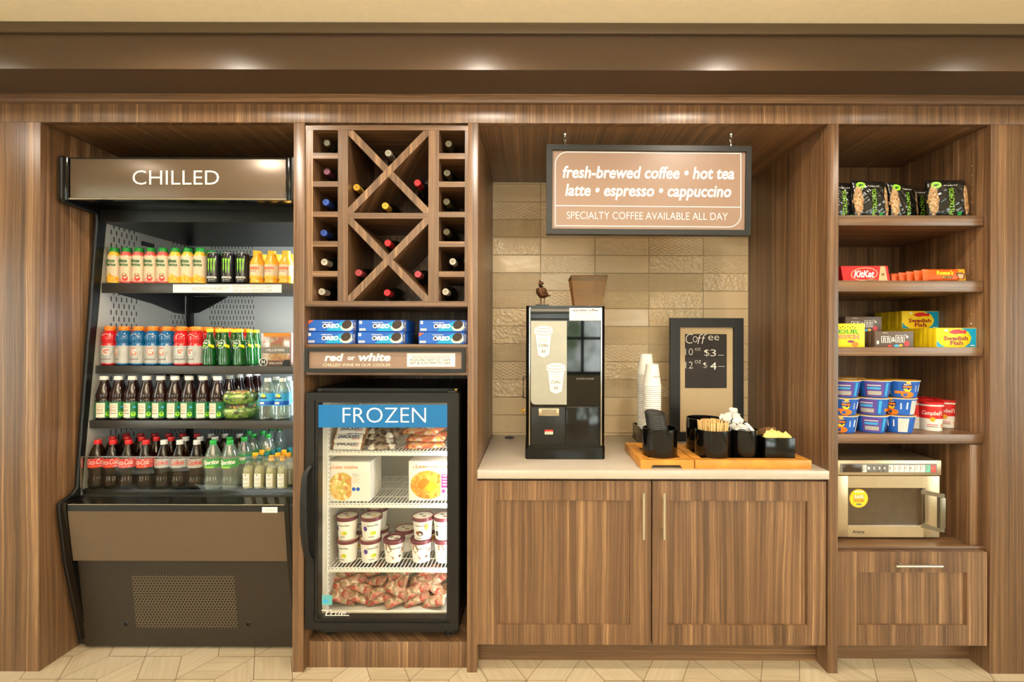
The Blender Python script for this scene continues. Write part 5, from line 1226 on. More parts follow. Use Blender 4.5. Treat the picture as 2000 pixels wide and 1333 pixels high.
def cupmark(x0, y0, w, hh, oz, pr):
    b = MB(); mk = Marks(b, pxplane(dm - .0052), .0005)
    mk.poly([(x0 + w * .06, y0 + hh * .2), (x0 + w * .94, y0 + hh * .2), (x0 + w * .82, y0 + hh * .93), (x0 + w * .6, y0 + hh), (x0 + w * .4, y0 + hh), (x0 + w * .18, y0 + hh * .93)], 'white_paper', 1)
    mk.poly([(x0, y0 + hh * .14), (x0 + w * .06, y0 + hh * .05), (x0 + w * .3, y0), (x0 + w * .7, y0), (x0 + w * .94, y0 + hh * .05), (x0 + w, y0 + hh * .14), (x0 + w * .98, y0 + hh * .26), (x0 + w * .5, y0 + hh * .31), (x0 + w * .02, y0 + hh * .26)], 'white_paper', 1.6)
    mk.line([(x0, y0 + hh * .15), (x0 + w * .3, y0 + hh * .19), (x0 + w * .7, y0 + hh * .19), (x0 + w, y0 + hh * .15)], 1.0, 'ink_soft', 2); mk.line([(x0 + .8, y0 + hh * .25), (x0 + w * .5, y0 + hh * .30), (x0 + w - .8, y0 + hh * .25)], 1.0, 'ink_soft', 2)
    mk.line([(x0 + w * .1, y0 + hh * .06), (x0 + w * .5, y0 + hh * .095), (x0 + w * .9, y0 + hh * .06)], 1.0, 'ink_soft', 2)
    mk.line([(x0 + w * .07, y0 + hh * .28), (x0 + w * .18, y0 + hh * .93), (x0 + w * .4, y0 + hh)], 1.0, 'ink_soft', 2); mk.line([(x0 + w * .93, y0 + hh * .28), (x0 + w * .82, y0 + hh * .93), (x0 + w * .6, y0 + hh)], 1.0, 'ink_soft', 2)
    mk.text(oz, x0 + w * .30, y0 + hh * .48, x0 + w * .68, y0 + hh * .43, 'ink_soft', 3); mk.text('Coffee', x0 + w * .24, y0 + hh * .67, x0 + w * .74, y0 + hh * .57, 'ink', 3, shear=.3); mk.text(pr, x0 + w * .40, y0 + hh * .87, x0 + w * .60, y0 + hh * .77, 'ink', 3)
    part('cup_decal', b, sp1, 'white paper cup sticker')
cupmark(1043, 637, 37, 61, '10 OZ.', '$3'); cupmark(1067, 710, 38, 59, '12 OZ.', '$4')
b = MB(); b.prism([(dm - .006, MZ(625)), (dm - .010, MZ(612)), (dm - .003, MZ(601)), (dm, MZ(601)), (dm, MZ(625))], 'X', MX(1037), MX(1172), 'black_gloss'); part('top_bar', b, fr_)
b = MB(); mk = Marks(b, pxplane(dm - .0105), .0005); mk.rect(1112, 626.5, 1175, 602, 'white_paper', 1); mk.text('specialty coffee', 1118, 609.5, 1168, 604, 'ink', 2, bold=.02); mk.text('AVAILABLE ALL DAY', 1126, 614, 1160, 611, 'ink_soft', 2); mk.line([(1115, 617), (1172, 617)], .5, 'peach', 2); mk.line([(1115, 624), (1172, 624)], .5, 'peach', 2); part('notice', b, fr_, 'white specialty coffee notice')
b = MB(); b.box(MX(1038), MX(1104), dm - .004, dm + .0, MZ(868), MZ(796), 'black_satin', .002); part('dispense_door', b, fr_); b = MB(); b.box(MX(1106), MX(1173), dm - .006, dm + .0, MZ(872), MZ(795), 'black_gloss', .002); part('waste_door', b, fr_)
b = MB(); b.box(MX(1052), MX(1092), dm - .03, dm - .004, MZ(811), MZ(797), 'steel', .003); b.box(MX(1058), MX(1087), dm - .031, dm - .028, MZ(811), MZ(798), 'chrome'); part('spout', b, fr_, 'metal coffee spout')
b = MB(); mk = Marks(b, pxplane(dm - .0045), .0005); mk.rect(1064, 849, 1080, 840, 'cream', 1); mk.rect(1064, 843.5, 1080, 840, 'coke_red', 2); mk.text('HOT', 1066, 848, 1078, 844.5, 'ink', 2); part('warning_label', b, fr_, 'tiny red warning label')
b = MB()
zt0, zt1 = mz1, ZW(540.5, dm + .14, 1150)
xa0, xa1, xb0, xb1 = XW(1123, dm + .14), XW(1176, dm + .14), XW(1115, dm + .14), XW(1186, dm + .14)
vs = [(xa0, dm + .14, zt0 + .0005), (xa1, dm + .14, zt0 + .0005), (xa1, dm + .26, zt0 + .0005), (xa0, dm + .26, zt0 + .0005), (xb0, dm + .13, zt1), (xb1, dm + .13, zt1), (xb1, dm + .31, zt1), (xb0, dm + .31, zt1)]
b.raw(vs, [(0, 1, 5, 4), (1, 2, 6, 5), (2, 3, 7, 6), (3, 0, 4, 7), (4, 5, 6, 7)], 'smoke_plastic')
b.box(xb0 - .002, xb1 + .002, dm + .128, dm + .312, zt1, zt1 + .006, 'smoke_plastic', .002)
hp_ = part('bean_hopper', b, cm, 'smoky brown see-through bean hopper')
b = MB(); b.lathe([(.003, -.002), (.003, 0), (0, 0)], 'brass', 8, ((xa0 + xa1) / 2 + .006, dm + .1395, zt0 + .012), 'Y'); part('hopper_screw', b, hp_)
b = MB(); xk = mx0 + .001
yk = dm + .20; xw_, zk = P(1017, 802, yk); b.tube([(xk, yk, zk + .002), (xk - .018, yk, zk)], .004, 'brass', 8); b.lathe([(.010, -.0015), (.010, .0015)], 'brass', 14, (xk - .022, yk, zk), 'Y'); b.box(xk - .02, xk - .012, yk - .001, yk + .001, zk - .022, zk - .006, 'brass'); part('key', b, cm, 'small brass key')
b = MB(); yk = dm + .10; xq, za = P(1020, 737, yk); _, zb_ = P(1020, 778, yk); b.tube([(xk, yk, za), (xk - .016, yk, za), (xk - .016, yk, zb_), (xk, yk, zb_)], .003, 'black_satin', 6); part('side_handle', b, cm)
# bird figurine on the machine
bd = thing('bird_figurine', (XW(1059, dm + .05), dm + .05, mz1), 'small bronze shorebird figurine standing on top of the coffee machine', 'figurine')
b = MB(); b.box(-.034, .034, -.02, .02, 0, .008, 'black_satin', .002); part('base', b, bd)
b = MB()
path = [(.040, .0, .052, .002), (.028, .0, .056, .006), (.018, .0, .058, .018), (.003, 0, .064, .0275), (-.006, 0, .077, .0275), (-.009, 0, .090, .0220), (-.008, 0, .101, .0170), (-.007, 0, .110, .0145), (-.008, 0, .118, .0115), (-.011, 0, .124, .003)]
b.tube([p[:3] for p in path], [p[3] for p in path], 'bronze_bird', 14); b.tube([(-.011, -.001, .121), (-.014, -.006, .128), (-.017, -.010, .133)], [.004, .0022, .0006], 'bronze_bird', 8)
part('body', b, bd)
b = MB(); 
for xx in (-.006, .010): b.tube([(xx, 0, .050), (xx + .001, 0, .028), (xx - .001, -.002, .008)], [.0034, .0024, .0026], 'bronze_bird', 8)
part('legs', b, bd)
b = MB(); b.tube([(-.008, -.023, .084), (.006, -.026, .071), (.024, -.012, .058)], [.004, .0075, .002], 'bronze_bird', 8); b.tube([(-.008, .023, .084), (.006, .026, .071), (.024, .012, .058)], [.004, .0075, .002], 'bronze_bird', 8); part('wing', b, bd)

# ------------------------------------------------------------------ framed chalkboard
fb_ = thing('chalkboard_frame', (0, 0, 0), 'black framed small chalkboard of coffee prices standing on the counter behind the trays', 'chalkboard')
dk = 0.60; x0, x1, z1 = XW(1308, dk), XW(1448, dk), ZW(622, dk, 1378)
lean = 0.004
def lp(u, v, l): return (u, dk + (v - ZC) / (z1 - ZC) * lean - l, v)
def slab(b, xa, xb, za, zb_, l0, l1, m):
    b.raw([lp(xa, za, l1), lp(xb, za, l1), lp(xb, zb_, l1), lp(xa, zb_, l1), lp(xa, za, l0), lp(xb, za, l0), lp(xb, zb_, l0), lp(xa, zb_, l0)], [(0, 1, 2, 3), (4, 7, 6, 5), (0, 4, 5, 1), (1, 5, 6, 2), (2, 6, 7, 3), (3, 7, 4, 0)], m)
def KX(px): return XW(px, dk + lean * .6)
def KZ(py):
    z = ZW(py, dk + lean * .5, 1378)
    for _ in range(4): z = ZW(py, dk + (z - ZC) / (z1 - ZC) * lean, 1378)
    return z
z1 = KZ(622) + .0; x0, x1 = KX(1307), KX(1449); ft = KX(1326) - x0
b = MB(); zb0 = ZC + .001
slab(b, x0, x0 + ft, zb0, z1, 0, .024, 'frame_black'); slab(b, x1 - ft, x1, zb0, z1, 0, .024, 'frame_black'); slab(b, x0 + ft, x1 - ft, z1 - ft * .95, z1, 0, .024, 'frame_black'); slab(b, x0 + ft, x1 - ft, zb0, zb0 + ft * .95, 0, .024, 'frame_black')
part('frame', b, fb_)
b = MB(); slab(b, x0 + ft, x1 - ft, zb0 + ft * .95, z1 - ft * .95, .002, .008, 'mat_tan'); mt = part('mount', b, fb_, 'tan mount board')
b = MB(); slab(b, KX(1337), KX(1418), KZ(758), KZ(653), .0082, .011, 'board_black'); bo = part('chalkboard', b, mt, 'black chalk panel')
b = MB(); mk = Marks(b, lambda u, v, l: lp(KX(u), KZ(v), .011 + l), .0006)
mk.text('C', 1338, 671.5, 1352, 652.5, 'white_letter', 1, shear=.1, bold=-.02); mk.text('o', 1352, 669, 1361, 657, 'white_letter', 1, bold=-.02); mk.text('ff', 1361, 672, 1379, 653, 'white_letter', 1, shear=.2, bold=-.02); mk.text('ee', 1382, 665, 1403, 656, 'white_letter', 1, bold=-.01)
mk.text('10', 1337.5, 694, 1352, 681, 'white_letter', 1, bold=-.02); mk.text('oz', 1356, 685, 1367, 680, 'white_letter', 1, bold=-.02); mk.text('$', 1374, 697, 1384, 683, 'white_letter', 1, bold=-.02); mk.text('3', 1386, 696, 1397, 683, 'white_letter', 1, bold=-.01); mk.line([(1401, 694), (1412, 694)], .7, 'white_letter')
mk.text('12', 1337.5, 720, 1352, 707, 'white_letter', 1, bold=-.02); mk.text('oz', 1356, 710, 1368, 704, 'white_letter', 1, bold=-.02); mk.text('$', 1372, 720, 1380, 708, 'white_letter', 1, bold=-.03); mk.text('4', 1386, 722, 1398, 708, 'white_letter', 1, bold=0); mk.line([(1401, 716), (1414, 716)], .7, 'white_letter')
part('chalk_lettering', b, bo, 'white chalk handwriting')
# ------------------------------------------------------------------ bamboo trays with cups, lids, stirrers and sachets
TZ = ZC
def counter_depth(py):      # depth of the counter point seen at a photograph row
    return F * (CAMZ - ZC) / (py - CY) - Z0
# tray with the cups
def tray(name, x0, x1, y0, y1, h_, wl, label, handle):
    t = thing(name, ((x0 + x1) / 2, (y0 + y1) / 2, TZ), label, 'tray')
    w, l = (x1 - x0) / 2, (y1 - y0) / 2
    b = MB()
    if handle:
        n = 8; c = [(-w * .62, 0), (-w * .55, h_ * .42), (w * .50, h_ * .42), (w * .58, 0)]
        pr = [(-w, 0)] + c + [(w, 0), (w, h_), (-w, h_)]
        b.prism(pr, 'Y', -l, -l + wl, 'bamboo')
    else: b.box(-w, w, -l, -l + wl, 0, h_, 'bamboo', .002)
    b.box(-w, w, l - wl, l, 0, h_, 'bamboo', .002); b.box(-w, -w + wl, -l + wl, l - wl, 0, h_, 'bamboo', .001); b.box(w - wl, w, -l + wl, l - wl, 0, h_, 'bamboo', .001)
    part('rim', b, t, 'honey coloured bamboo rim')
    b = MB(); b.box(-w + wl, w - wl, -l + wl, l - wl, h_ * .2, h_ * .55, 'black_satin'); part('tray_floor', b, t, 'black inset floor')
    return t, TZ + h_ * .55 + .0002
yA = counter_depth(916); yA2 = 0.60
ax0, ax1 = XW(1252, yA), XW(1356, yA); hT = 0.040
trA, zA = tray('bamboo_tray', ax0, ax1, yA, yA + .36, hT, 0.046, 'bamboo tray with a cut-out grip, holding the paper cups and black lids', True)
bx0, bx1 = XW(1358.5, yA), XW(1586, yA)
trB, zB = tray('bamboo_tray', bx0, bx1, yA, yA + .33, hT, 0.042, 'wide bamboo tray holding the stirrers, creamers and sachets', False)
# containers
def round_bin(r, h_, label, loc, flare=0.0):
    t = thing('round_bin', loc, label, 'container')
    b = MB(); b.lathe([(r * .97, 0), (r, .004), (r + flare, h_ - .003), (r + flare, h_), (r + flare - .005, h_), (r + flare - .006, h_ - .01), (r - .006, .008), (0, .008)], 'black_gloss', 32); part('body', b, t); return t
def square_bin(w, dp, h_, label, loc, name='square_bin'):
    t = thing(name, loc, label, 'container'); b = MB(); e = .006
    b.box(-w, w, -dp, dp, 0, .006, 'black_gloss'); b.box(-w, w, -dp, -dp + e, .006, h_, 'black_gloss', .001); b.box(-w, w, dp - e, dp, .006, h_, 'black_gloss', .001)
    b.box(-w, -w + e, -dp + e, dp - e, .006, h_, 'black_gloss', .001); b.box(w - e, w, -dp + e, dp - e, .006, h_, 'black_gloss', .001); part('body', b, t); return t
yl = yA + .046 + .055; rl = 33 / S(yl)
lid_bin = round_bin(rl, ZW(842, yl - rl, 1290) - zA, 'round black bin holding the tilted stack of black cup lids', (XW(1289, yl), yl, zA))
xlb = XW(1289, yl)
yc0, yc1 = yA + .075, yA + .36 - .048
cx0, cx1 = XW(1257, yA + .1) - .022, ax1 - .050
cup_bin_w = 0.048
cb0, cb1 = 0.572, 0.572 + .112
square_bin(.056, .125, .085, 'long black box behind the lid bin with the paper cups standing in it', ((cb0 + cb1) / 2, .455, zA), 'cup_box')
# paper cups: nested upside-down stacks
def cup():
    t = thing('paper_cup', (0, 0, 0), 'x', 'cup'); R0, R1, hh = 0.0455, 0.0325, 0.114
    b = MB(); b.lathe([(R0 - .003, 0.0), (R0 + .0012, 0.0006), (R0 + .0030, .003), (R0, .0060), (R1, hh), (R1 - .001, hh + .0005), (R1 - .002, hh - .004), (0, hh - .004)], 'cup_white', 24, cap0=False); part('cup', b, t)
    b = MB(); mk = Marks(b, lambda u, v, l: ((R0 + (R1 - R0) * v / hh + l + .0003) * sin(u / .038), -(R0 + (R1 - R0) * v / hh + l + .0003) * cos(u / .038), v), .0004)
    mk.text('specialty', -.018, .060, .022, .065, 'ink_soft', 1); mk.text('coffee co.', -.020, .046, .026, .056, 'ink_soft', 1, bold=.02); mk.rect(.028, .047, .036, .055, 'ink', 1, nu=2); part('print', b, t)
    return t
cp = cup(); stp = 0.0105
cyk = [(XW(1266, .48), .475, 692, 'taller', .2), (XW(1287.5, .435), .43, 712, 'shorter', .1)]
cyk = [(.6285, .505, 692, 'taller', .25), (.6285 + .004, .390, 712, 'shorter', .35)]
ncup = 0
for x, y, top, nm_, r in cyk:
    ztop = ZW(top, y, 1275); zb_ = zA + .0065; n_ = int((ztop - .114 - zb_) / stp) + 1; off = (ztop - .114 - zb_) - (n_ - 1) * stp
    for k in range(n_):
        z = zb_ + (off + k * stp if k else 0)
        place(cp, (x, y, z if k else zb_), 'white paper cup, %s from the top of the %s upturned stack' % (ORD[n_ - 1 - k], nm_), 'stacked paper cups', (0, 0, r))
# lids
def lid():
    t = thing('cup_cover', (0, 0, 0), 'x', 'lid', 'stacked black cup lids'); r = .0475
    b = MB(); b.lathe([(r, 0), (r + .0012, .0015), (r, .0035), (r - .0015, .0075), (r - .0015, .0095), (r - .004, .010), (r - .006, .0065), (0, .0065)], 'lid_black', 28); part('lid', b, t); return t
ld = lid(); nl = 24
for k in range(nl):
    a_ = radians(10); s_ = k * .0084
    place(ld, (xlb + .010 - sin(a_) * s_ , yl - .002, zA + .017 + cos(a_) * s_), 'black plastic cup lid, %s from the top of the tilted stack' % ORD[nl - 1 - k], 'stacked black cup lids', (radians(-4), -a_, k * .1))
# stirrers
ys_ = yA + .042 + .062; rs = 33.5 / S(ys_)
xs_ = XW(1392.5, ys_); hs = ZW(844, ys_ - rs, 1392) - zB
round_bin(rs, hs, 'round black bin full of wooden stirrers', (xs_, ys_, zB))
stt = thing('stirrer', (0, 0, 0), 'wooden coffee stirrer standing upright in the round black bin', 'stirrer', 'wooden stirrers in the bin')
b = MB(); b.box(-.0032, .0032, -.0009, .0009, 0, .106, 'tan_stick', .0006); part('stick', b, stt)
rnd = random.Random(4)
for ring, n_ in ((.060, 34), (.050, 28), (.038, 22), (.024, 14), (.008, 5)):
    for i in range(n_):
        a_ = 2 * pi * i / n_ + rnd.uniform(-.06, .06); rr_ = ring * rs / .076 * 1.08
        tl = radians(5) * ring / .05
        place(stt, (xs_ + rr_ * sin(a_) * .9, ys_ - rr_ * cos(a_) * .9, zB + .009 + hs - .0775 + (.06 - ring) * .12 + rnd.uniform(-.004, .004)), 'wooden coffee stirrer standing upright in the round black bin', 'wooden stirrers in the bin', (tl * cos(a_), tl * sin(a_), a_ + rnd.uniform(-.5, .5)))
# sweetener bin, creamer bowl, empty round bin, yellow sachets
yq = ys_ + .004; rq = 26.5 / S(yq); xq = XW(1452, yq); hq = ZW(843, yq - rq, 1452) - zB
round_bin(rq, hq, 'round black bin of white sugar sachets beside the stirrers', (xq, yq, zB))
ye = yA + .33 - .045 - .062; re = 34 / S(ye); xe = XW(1376, ye); he = ZW(822, ye - re, 1376) - zB
round_bin(re, he, 'round black bin behind the stirrers', (xe, ye, zB))
yb_ = yA + .33 - .042 - .062; rb_ = 26.5 / S(yb_) - .004; xb_ = XW(1429, yb_) ; hb = ZW(828, yb_ - rb_, 1430) - zB
round_bin(rb_, hb, 'round black bowl heaped with white creamer pots behind the sugar bin', (xb_, yb_, zB), .008)
yy_ = yA + .042 + .045; wy = 29 / S(yy_ - .03); xy_ = XW(1515, yy_); hy = ZW(856, yy_ - .04, 1515) - zB
square_bin(wy, .042, hy, 'square black bin of yellow sweetener sachets', (xy_, yy_, zB))
# creamers
crm = thing('creamer_pot', (0, 0, 0), 'white creamer pot heaped in the black bowl', 'creamer', 'creamer pots in the bowl')
b = MB(); b.lathe([(.0135, 0), (.0150, .001), (.0185, .020), (.0205, .021), (.0205, .0225)], 'sugar_white', 16); part('pot', b, crm)
b = MB(); b.lathe([(.0205, .0226), (.019, .0232), (0, .0232)], 'white_paper', 16, cap0=False); b.box(.015, .026, -.006, .006, .0224, .0228, 'white_paper'); part('foil_lid', b, crm)
rnd = random.Random(9)
for i, (dx, dy, dz) in enumerate(((-.028, -.02, 0), (0, -.03, 0), (.03, -.02, 0), (-.03, .02, 0), (.03, .02, 0), (0, .02, .003), (-.016, -.012, .024), (.020, -.012, .026), (.002, .012, .030), (.002, -.004, .048), (-.036, 0, .012), (.038, 0, .016))):
    place(crm, (xb_ + dx, yb_ + dy, zB + hb - .008 + dz), 'white creamer pot heaped in the black bowl', 'creamer pots in the bowl', (rnd.uniform(-.9, .9), rnd.uniform(-.9, .9), rnd.uniform(0, 6)))
def sachet(m, name, label, cat, grp):
    t = thing(name, (0, 0, 0), label, cat, grp); b = MB(); pillow(b, .052, .036, .007, m, 8, 6, wr=.0008, seed=3); part('packet', b, t); return t
s1 = sachet('sugar_white', 'sugar_sachet', 'x', 'sachet', 'sugar sachets'); s2 = sachet('packet_yellow', 'sweetener_sachet', 'x', 'sachet', 'sweetener sachets')
for i in range(14):
    a_ = i * 2.4; r_ = (rq - .026) * ((i % 5) / 4.0)
    place(s1, (xq + r_ * cos(a_), yq + r_ * sin(a_), zB + hq - .012 + .0016 * i), 'white sugar sachet in the round black bin', 'sugar sachets', (rnd.uniform(-.8, .8), rnd.uniform(-.8, .8), rnd.uniform(0, 6)))
for i in range(15):
    place(s2, (xy_ + (-.5 + (i % 5) / 4.0) * wy * .95, yy_ + (-.5 + (i // 5) / 2.0) * .036, zB + hy - .006 + rnd.uniform(0, .010)), 'yellow sweetener sachet standing in the square black bin', 'sweetener sachets', (radians(62) + rnd.uniform(-.5, .5), rnd.uniform(-.7, .7), rnd.uniform(-.6, .6)))
hz = yA + .33 - .040 - .05
square_bin(.034, .05, .078, 'narrow black box of brown sugar packets behind the yellow sachets', (XW(1497, hz), hz, zB), 'narrow_box')
nb = thing('brown_packet', (0, 0, 0), 'x', 'packet', None); b = MB(); b.box(-.0026, .0026, -.060, .060, -.020, .020, 'brown_light', .002); part('packet', b, nb)
for i in range(7):
    place(nb, (XW(1497, hz) - .026 + .0074 * i, hz - .004, zB + .094 + .002 * (i % 3)), 'long brown paper packet, %s in the narrow black box' % ORD[i], 'brown packets', (radians(-16), 0, radians(-3)))

# ------------------------------------------------------------------ microwave
mw_ = thing('microwave', (0, 0, 0), 'stainless steel commercial microwave with a dark door window in the lowest bay', 'microwave')
dw = 0.085; wx0, wx1 = XC1 + .018, XW(1836.5, dw); wz0, wz1 = ZW(1049.5, dw, 1740), ZW(899, dw, 1740); zf_ = 0.5562
def WX(px): return XW(px, dw)
def WZ(py): return ZW(py, dw, 1740)
b = MB(); b.box(wx0, wx1 - .004, dw + .02, dw + .39, wz0, wz1 - .001, 'steel', .002); part('housing', b, mw_)
b = MB(); b.box(wx0, wx1 + .002, dw - .006, dw + .02, WZ(928.5), wz1, 'steel', .003); cpn = part('control_panel', b, mw_)
b = MB(); b.box(WX(1640), WX(1828), dw - .0075, dw - .0058, WZ(923), WZ(905.5), 'grey', .001); b.box(WX(1644.5), WX(1681), dw - .009, dw - .007, WZ(922), WZ(907), 'display', .001); part('keypad_strip', b, cpn, 'grey keypad strip with a brown display')
def key(p0, p1, m, txt, tm='ink', y0=908, y1=922):
    b = MB(); b.box(WX(p0), WX(p1), dw - .0092, dw - .0075, WZ(y1), WZ(y0), m, .0006)
    if txt: mk = Marks(b, pxplane(dw - .0092), .0003); mk.text(txt, p0 + (p1 - p0) * .25, y1 - (y1 - y0) * .3, p1 - (p1 - p0) * .25, y0 + (y1 - y0) * .3, tm, 1, bold=.02)
    part('key', b, cpn)
key(1683, 1690.5, 'white_paper', 'x2', y1=914.5); key(1683, 1690.5, 'white_paper', '%', y0=915.5)
for i in range(4): key(1692 + i * 10.2, 1701.4 + i * 10.2, 'grey_band', str(i + 1), 'cap_white')
for i in range(7): key(1733.5 + i * 10.3, 1742.8 + i * 10.3, 'white_paper', ('TIME', 'COOK', 'DEF', 'POW', 'MENU', 'STOP', 'SET')[i], 'ink_soft')
key(1805.6, 1814.8, 'key_green', 'ON', 'ink_soft'); key(1815.8, 1825.4, 'key_red', 'OFF', 'ink_soft')
b = MB(); gx0, gx1, gz0, gz1 = WX(1656), WX(1803), WZ(1026), WZ(953)
ex0, ex1, ez0, ez1 = wx0 + .001, WX(1834.5), wz0 + .001, WZ(930)
b.box(ex0, gx0, dw - .004, dw + .0195, ez0, ez1, 'steel', .001); b.box(gx1, ex1, dw - .004, dw + .0195, ez0, ez1, 'steel', .001); b.box(gx0, gx1, dw - .004, dw + .0195, gz1, ez1, 'steel'); b.box(gx0, gx1, dw - .004, dw + .0195, ez0, gz0, 'steel')
do = part('door', b, mw_, 'stainless door')
b = MB(); b.box(gx0, gx1, dw + .004, dw + .008, gz0, gz1, 'window_dark'); part('door_window', b, do, 'dark door window')
b = MB(); b.box(gx0, gx1, dw - .0045, dw - .001, gz0 - .006, gz0 + .001, 'chrome'); b.box(gx1 - .001, gx1 + .007, dw - .0045, dw - .001, gz0, gz1, 'chrome'); part('window_trim', b, do)
b = MB(); hx0, hx1 = WX(1815), XW(1843, dw - .05)
b.raw([(hx1 - .030, dw - .006, WZ(957)), (hx1 - .012, dw - .052, WZ(959)), (hx1 + .004, dw - .052, WZ(959)), (hx1 + .004, dw - .030, WZ(959)), (hx1 - .014, dw - .004, WZ(957)),
       (hx1 - .030, dw - .006, WZ(1029)), (hx1 - .012, dw - .052, WZ(1032)), (hx1 + .004, dw - .052, WZ(1032)), (hx1 + .004, dw - .030, WZ(1032)), (hx1 - .014, dw - .004, WZ(1029))],
      [(0, 1, 2, 3, 4), (9, 8, 7, 6, 5)], 'steel') if False else None
za, zb_ = WZ(957), WZ(1030); tt = .017
for z0_, z1_ in ((zb_, zb_ + tt), (za - tt, za)):
    b.prism([(hx1 - .062, dw - .004), (hx1 - .018, dw - .058), (hx1, dw - .058), (hx1, dw - .050), (hx1 - .014, dw - .050), (hx1 - .050, dw - .004)], 'Z', z0_, z1_, 'steel_dark')
b.box(hx1 - .024, hx1 + .002, dw - .062, dw - .044, zb_ + tt, za - tt, 'steel_dark', .002); part('handle', b, do, 'chunky steel loop handle')
b = MB(); mk = Marks(b, pxplane(dw + .0038), .0006); mk.ell(1677, 974, 18.3, 18.3, 'gold', 1, 30); mk.ell(1677, 974, 16.2, 16.2, 'yellow', 2, 30); mk.rect(1668, 962, 1686, 959.5, 'cap_white', 3); mk.rect(1666, 982, 1688, 966, 'gold', 3); mk.text('SAFE', 1668, 974, 1686, 967.5, 'cap_white', 4, bold=.03); mk.text('TO USE', 1668, 980, 1686, 976, 'ink', 4); mk.ell(1677, 985.5, 6, 2, 'grey', 3, 12); part('round_sticker', b, do, 'round yellow sticker')
b = MB(); mk = Marks(b, pxplane(dw - .0042), .0005); mk.text('Amana', 1664, 1042.5, 1688, 1035.5, 'ink', 1, shear=.3, bold=.01); mk.text('COMMERCIAL', 1672, 1045.5, 1688, 1043.8, 'ink_soft', 1); part('maker_mark', b, do)
for xx in (wx0 + .03, wx1 - .04):
    for yy in (dw + .04, dw + .35):
        b = MB(); b.lathe([(.012, 0), (.014, wz0 - zf_ + .0005)], 'black_metal', 12, (xx, yy, zf_ + .0003)); part('foot', b, mw_)

# ------------------------------------------------------------------ snacks on the shelves
# nut bags
def nutbag():
    t = thing('nut_bag', (0, 0, 0), 'x', 'snack bag', 'black nut bags on the top snack shelf'); W, Hh, T = .178, .185, .055
    def leaf(u, v, s):
        lo = abs(v + .12) < .74 and (abs(abs(u) - .80) < .19 * sqrt(max(0, 1 - ((v + .12) / .74) ** 2)))
        return 'nuts' if s == 1 and lo else 'bag_black'
    b = MB(); sf = pillow(b, W, Hh, T, 'bag_black', 90, 46, wr=.0015, seed=6, upright=True, mfun=leaf); part('bag', b, t)
    b = MB(); mk = Marks(b, sf, .0009)
    mk.vtext('PISTACHIOS', -.012, -.080, .010, .040, 'lime', 2, bold=.0); mk.text('wonderful', -.030, .052, .030, .060, 'cap_white', 2, shear=.2)
    mk.ell(-.058, .060, .019, .017, 'lime', 2, 20); mk.text('NEW', -.067, .055, -.049, .065, 'green_dark', 3, bold=.02); mk.rect(.026, -.084, .044, -.070, 'green', 2)
    part('print', b, t, 'lime green lettering and roundel'); return t
nbg = nutbag(); z0_ = SHZ[0] + .0935
for i, (px, d, rz, lb) in enumerate(((1697, .110, .12, 'with the whole roundel showing, second along the shelf'), (1848, .095, -.06, 'fully visible beside the right side panel'), (1761, .150, .30, 'half hidden behind its neighbour in the middle'), (1640, .135, .1, 'mostly hidden by the divider'), (1790, .200, .1, 'peeping out behind the last one'), (1720, .235, 0, 'at the back behind the second one'))):
    place(nbg, (XW(px, d), d, z0_), 'black pistachio bag ' + lb, 'black nut bags on the top snack shelf', (radians(-6), 0, rz))
# candy bars
def trapez():
    t = thing('wafer_bar_box', (0, 0, 0), 'x', 'candy', None); w, hh, l = .098, .073, .14
    b = MB(); vs = [(-w, 0, 0), (w + .012, 0, 0), (w, 0, hh), (-w - .012, 0, hh)]; vs += [(x, l, z) for x, _, z in vs]
    b.raw(vs, [(0, 1, 2, 3), (7, 6, 5, 4), (0, 4, 5, 1), (1, 5, 6, 2), (2, 6, 7, 3), (3, 7, 4, 0)], 'red'); part('carton', b, t)
    b = MB(); mk = Marks(b, flat(0), .0006); mk.ell(-.006, .036, .060, .030, 'peach', 1, 28, .06); mk.ell(-.006, .036, .056, .0265, 'red', 2, 28, .06); mk.text('KitKat', -.052, .020, .038, .052, 'white_letter', 3, shear=.22, bold=.03)
    mk.poly([(.058, .002), (.098, .002), (.086, hh - .002), (.066, hh - .002)], 'peach', 1); mk.rect(.070, .028, .084, .040, 'brown_light', 2); mk.poly([(-.01, .002), (.05, .002), (.045, .012), (.0, .010)], 'brown_light', 3); part('print', b, t); return t
kb = trapez(); d = .075
place(kb, (XW(1690, d), d, SHZ[1]), 'red box of chocolate wafer bars with a white oval logo', None, (0, 0, -.05))
def cups_pack():
    t = thing('peanut_butter_cup_pack', (0, 0, 0), 'x', 'candy', 'orange candy packs'); W = .19; Hh = .058
    b = MB(); sf = pillow(b, W, Hh, .024, 'orange_deep', 16, 8, wr=.0010, seed=9, upright=True, mfun=lambda u, v, s: 'gold' if u > .62 else 'orange_deep'); part('wrapper', b, t)
    b = MB(); mk = Marks(b, sf, .0008); mk.text("Reese's", -.044, -.002, .032, .020, 'yellow', 2, shear=.3, bold=.03); mk.rect(-.024, -.018, .026, -.007, 'brown', 2); mk.text('BIG CUP', -.020, -.016, .022, -.009, 'yellow', 3); mk.poly([(.042, .008), (.070, .010), (.088, .004), (.080, -.020), (.052, -.020)], 'brown', 2); mk.poly([(.050, .002), (.080, .002), (.074, -.018), (.056, -.018)], 'peach', 3); part('print', b, t); return t
rp = cups_pack()
for i in range(9):
    d = .075 + i * .030
    place(rp, (XW(1843, .075) - .012 * i, d, SHZ[1] + .0305 - .0004 * i), 'orange peanut butter cup pack, %s' % ('front one of the leaning row' if i == 0 else ORD[i] + ' of the leaning row'), 'orange candy packs', (radians(-8), 0, -.04))
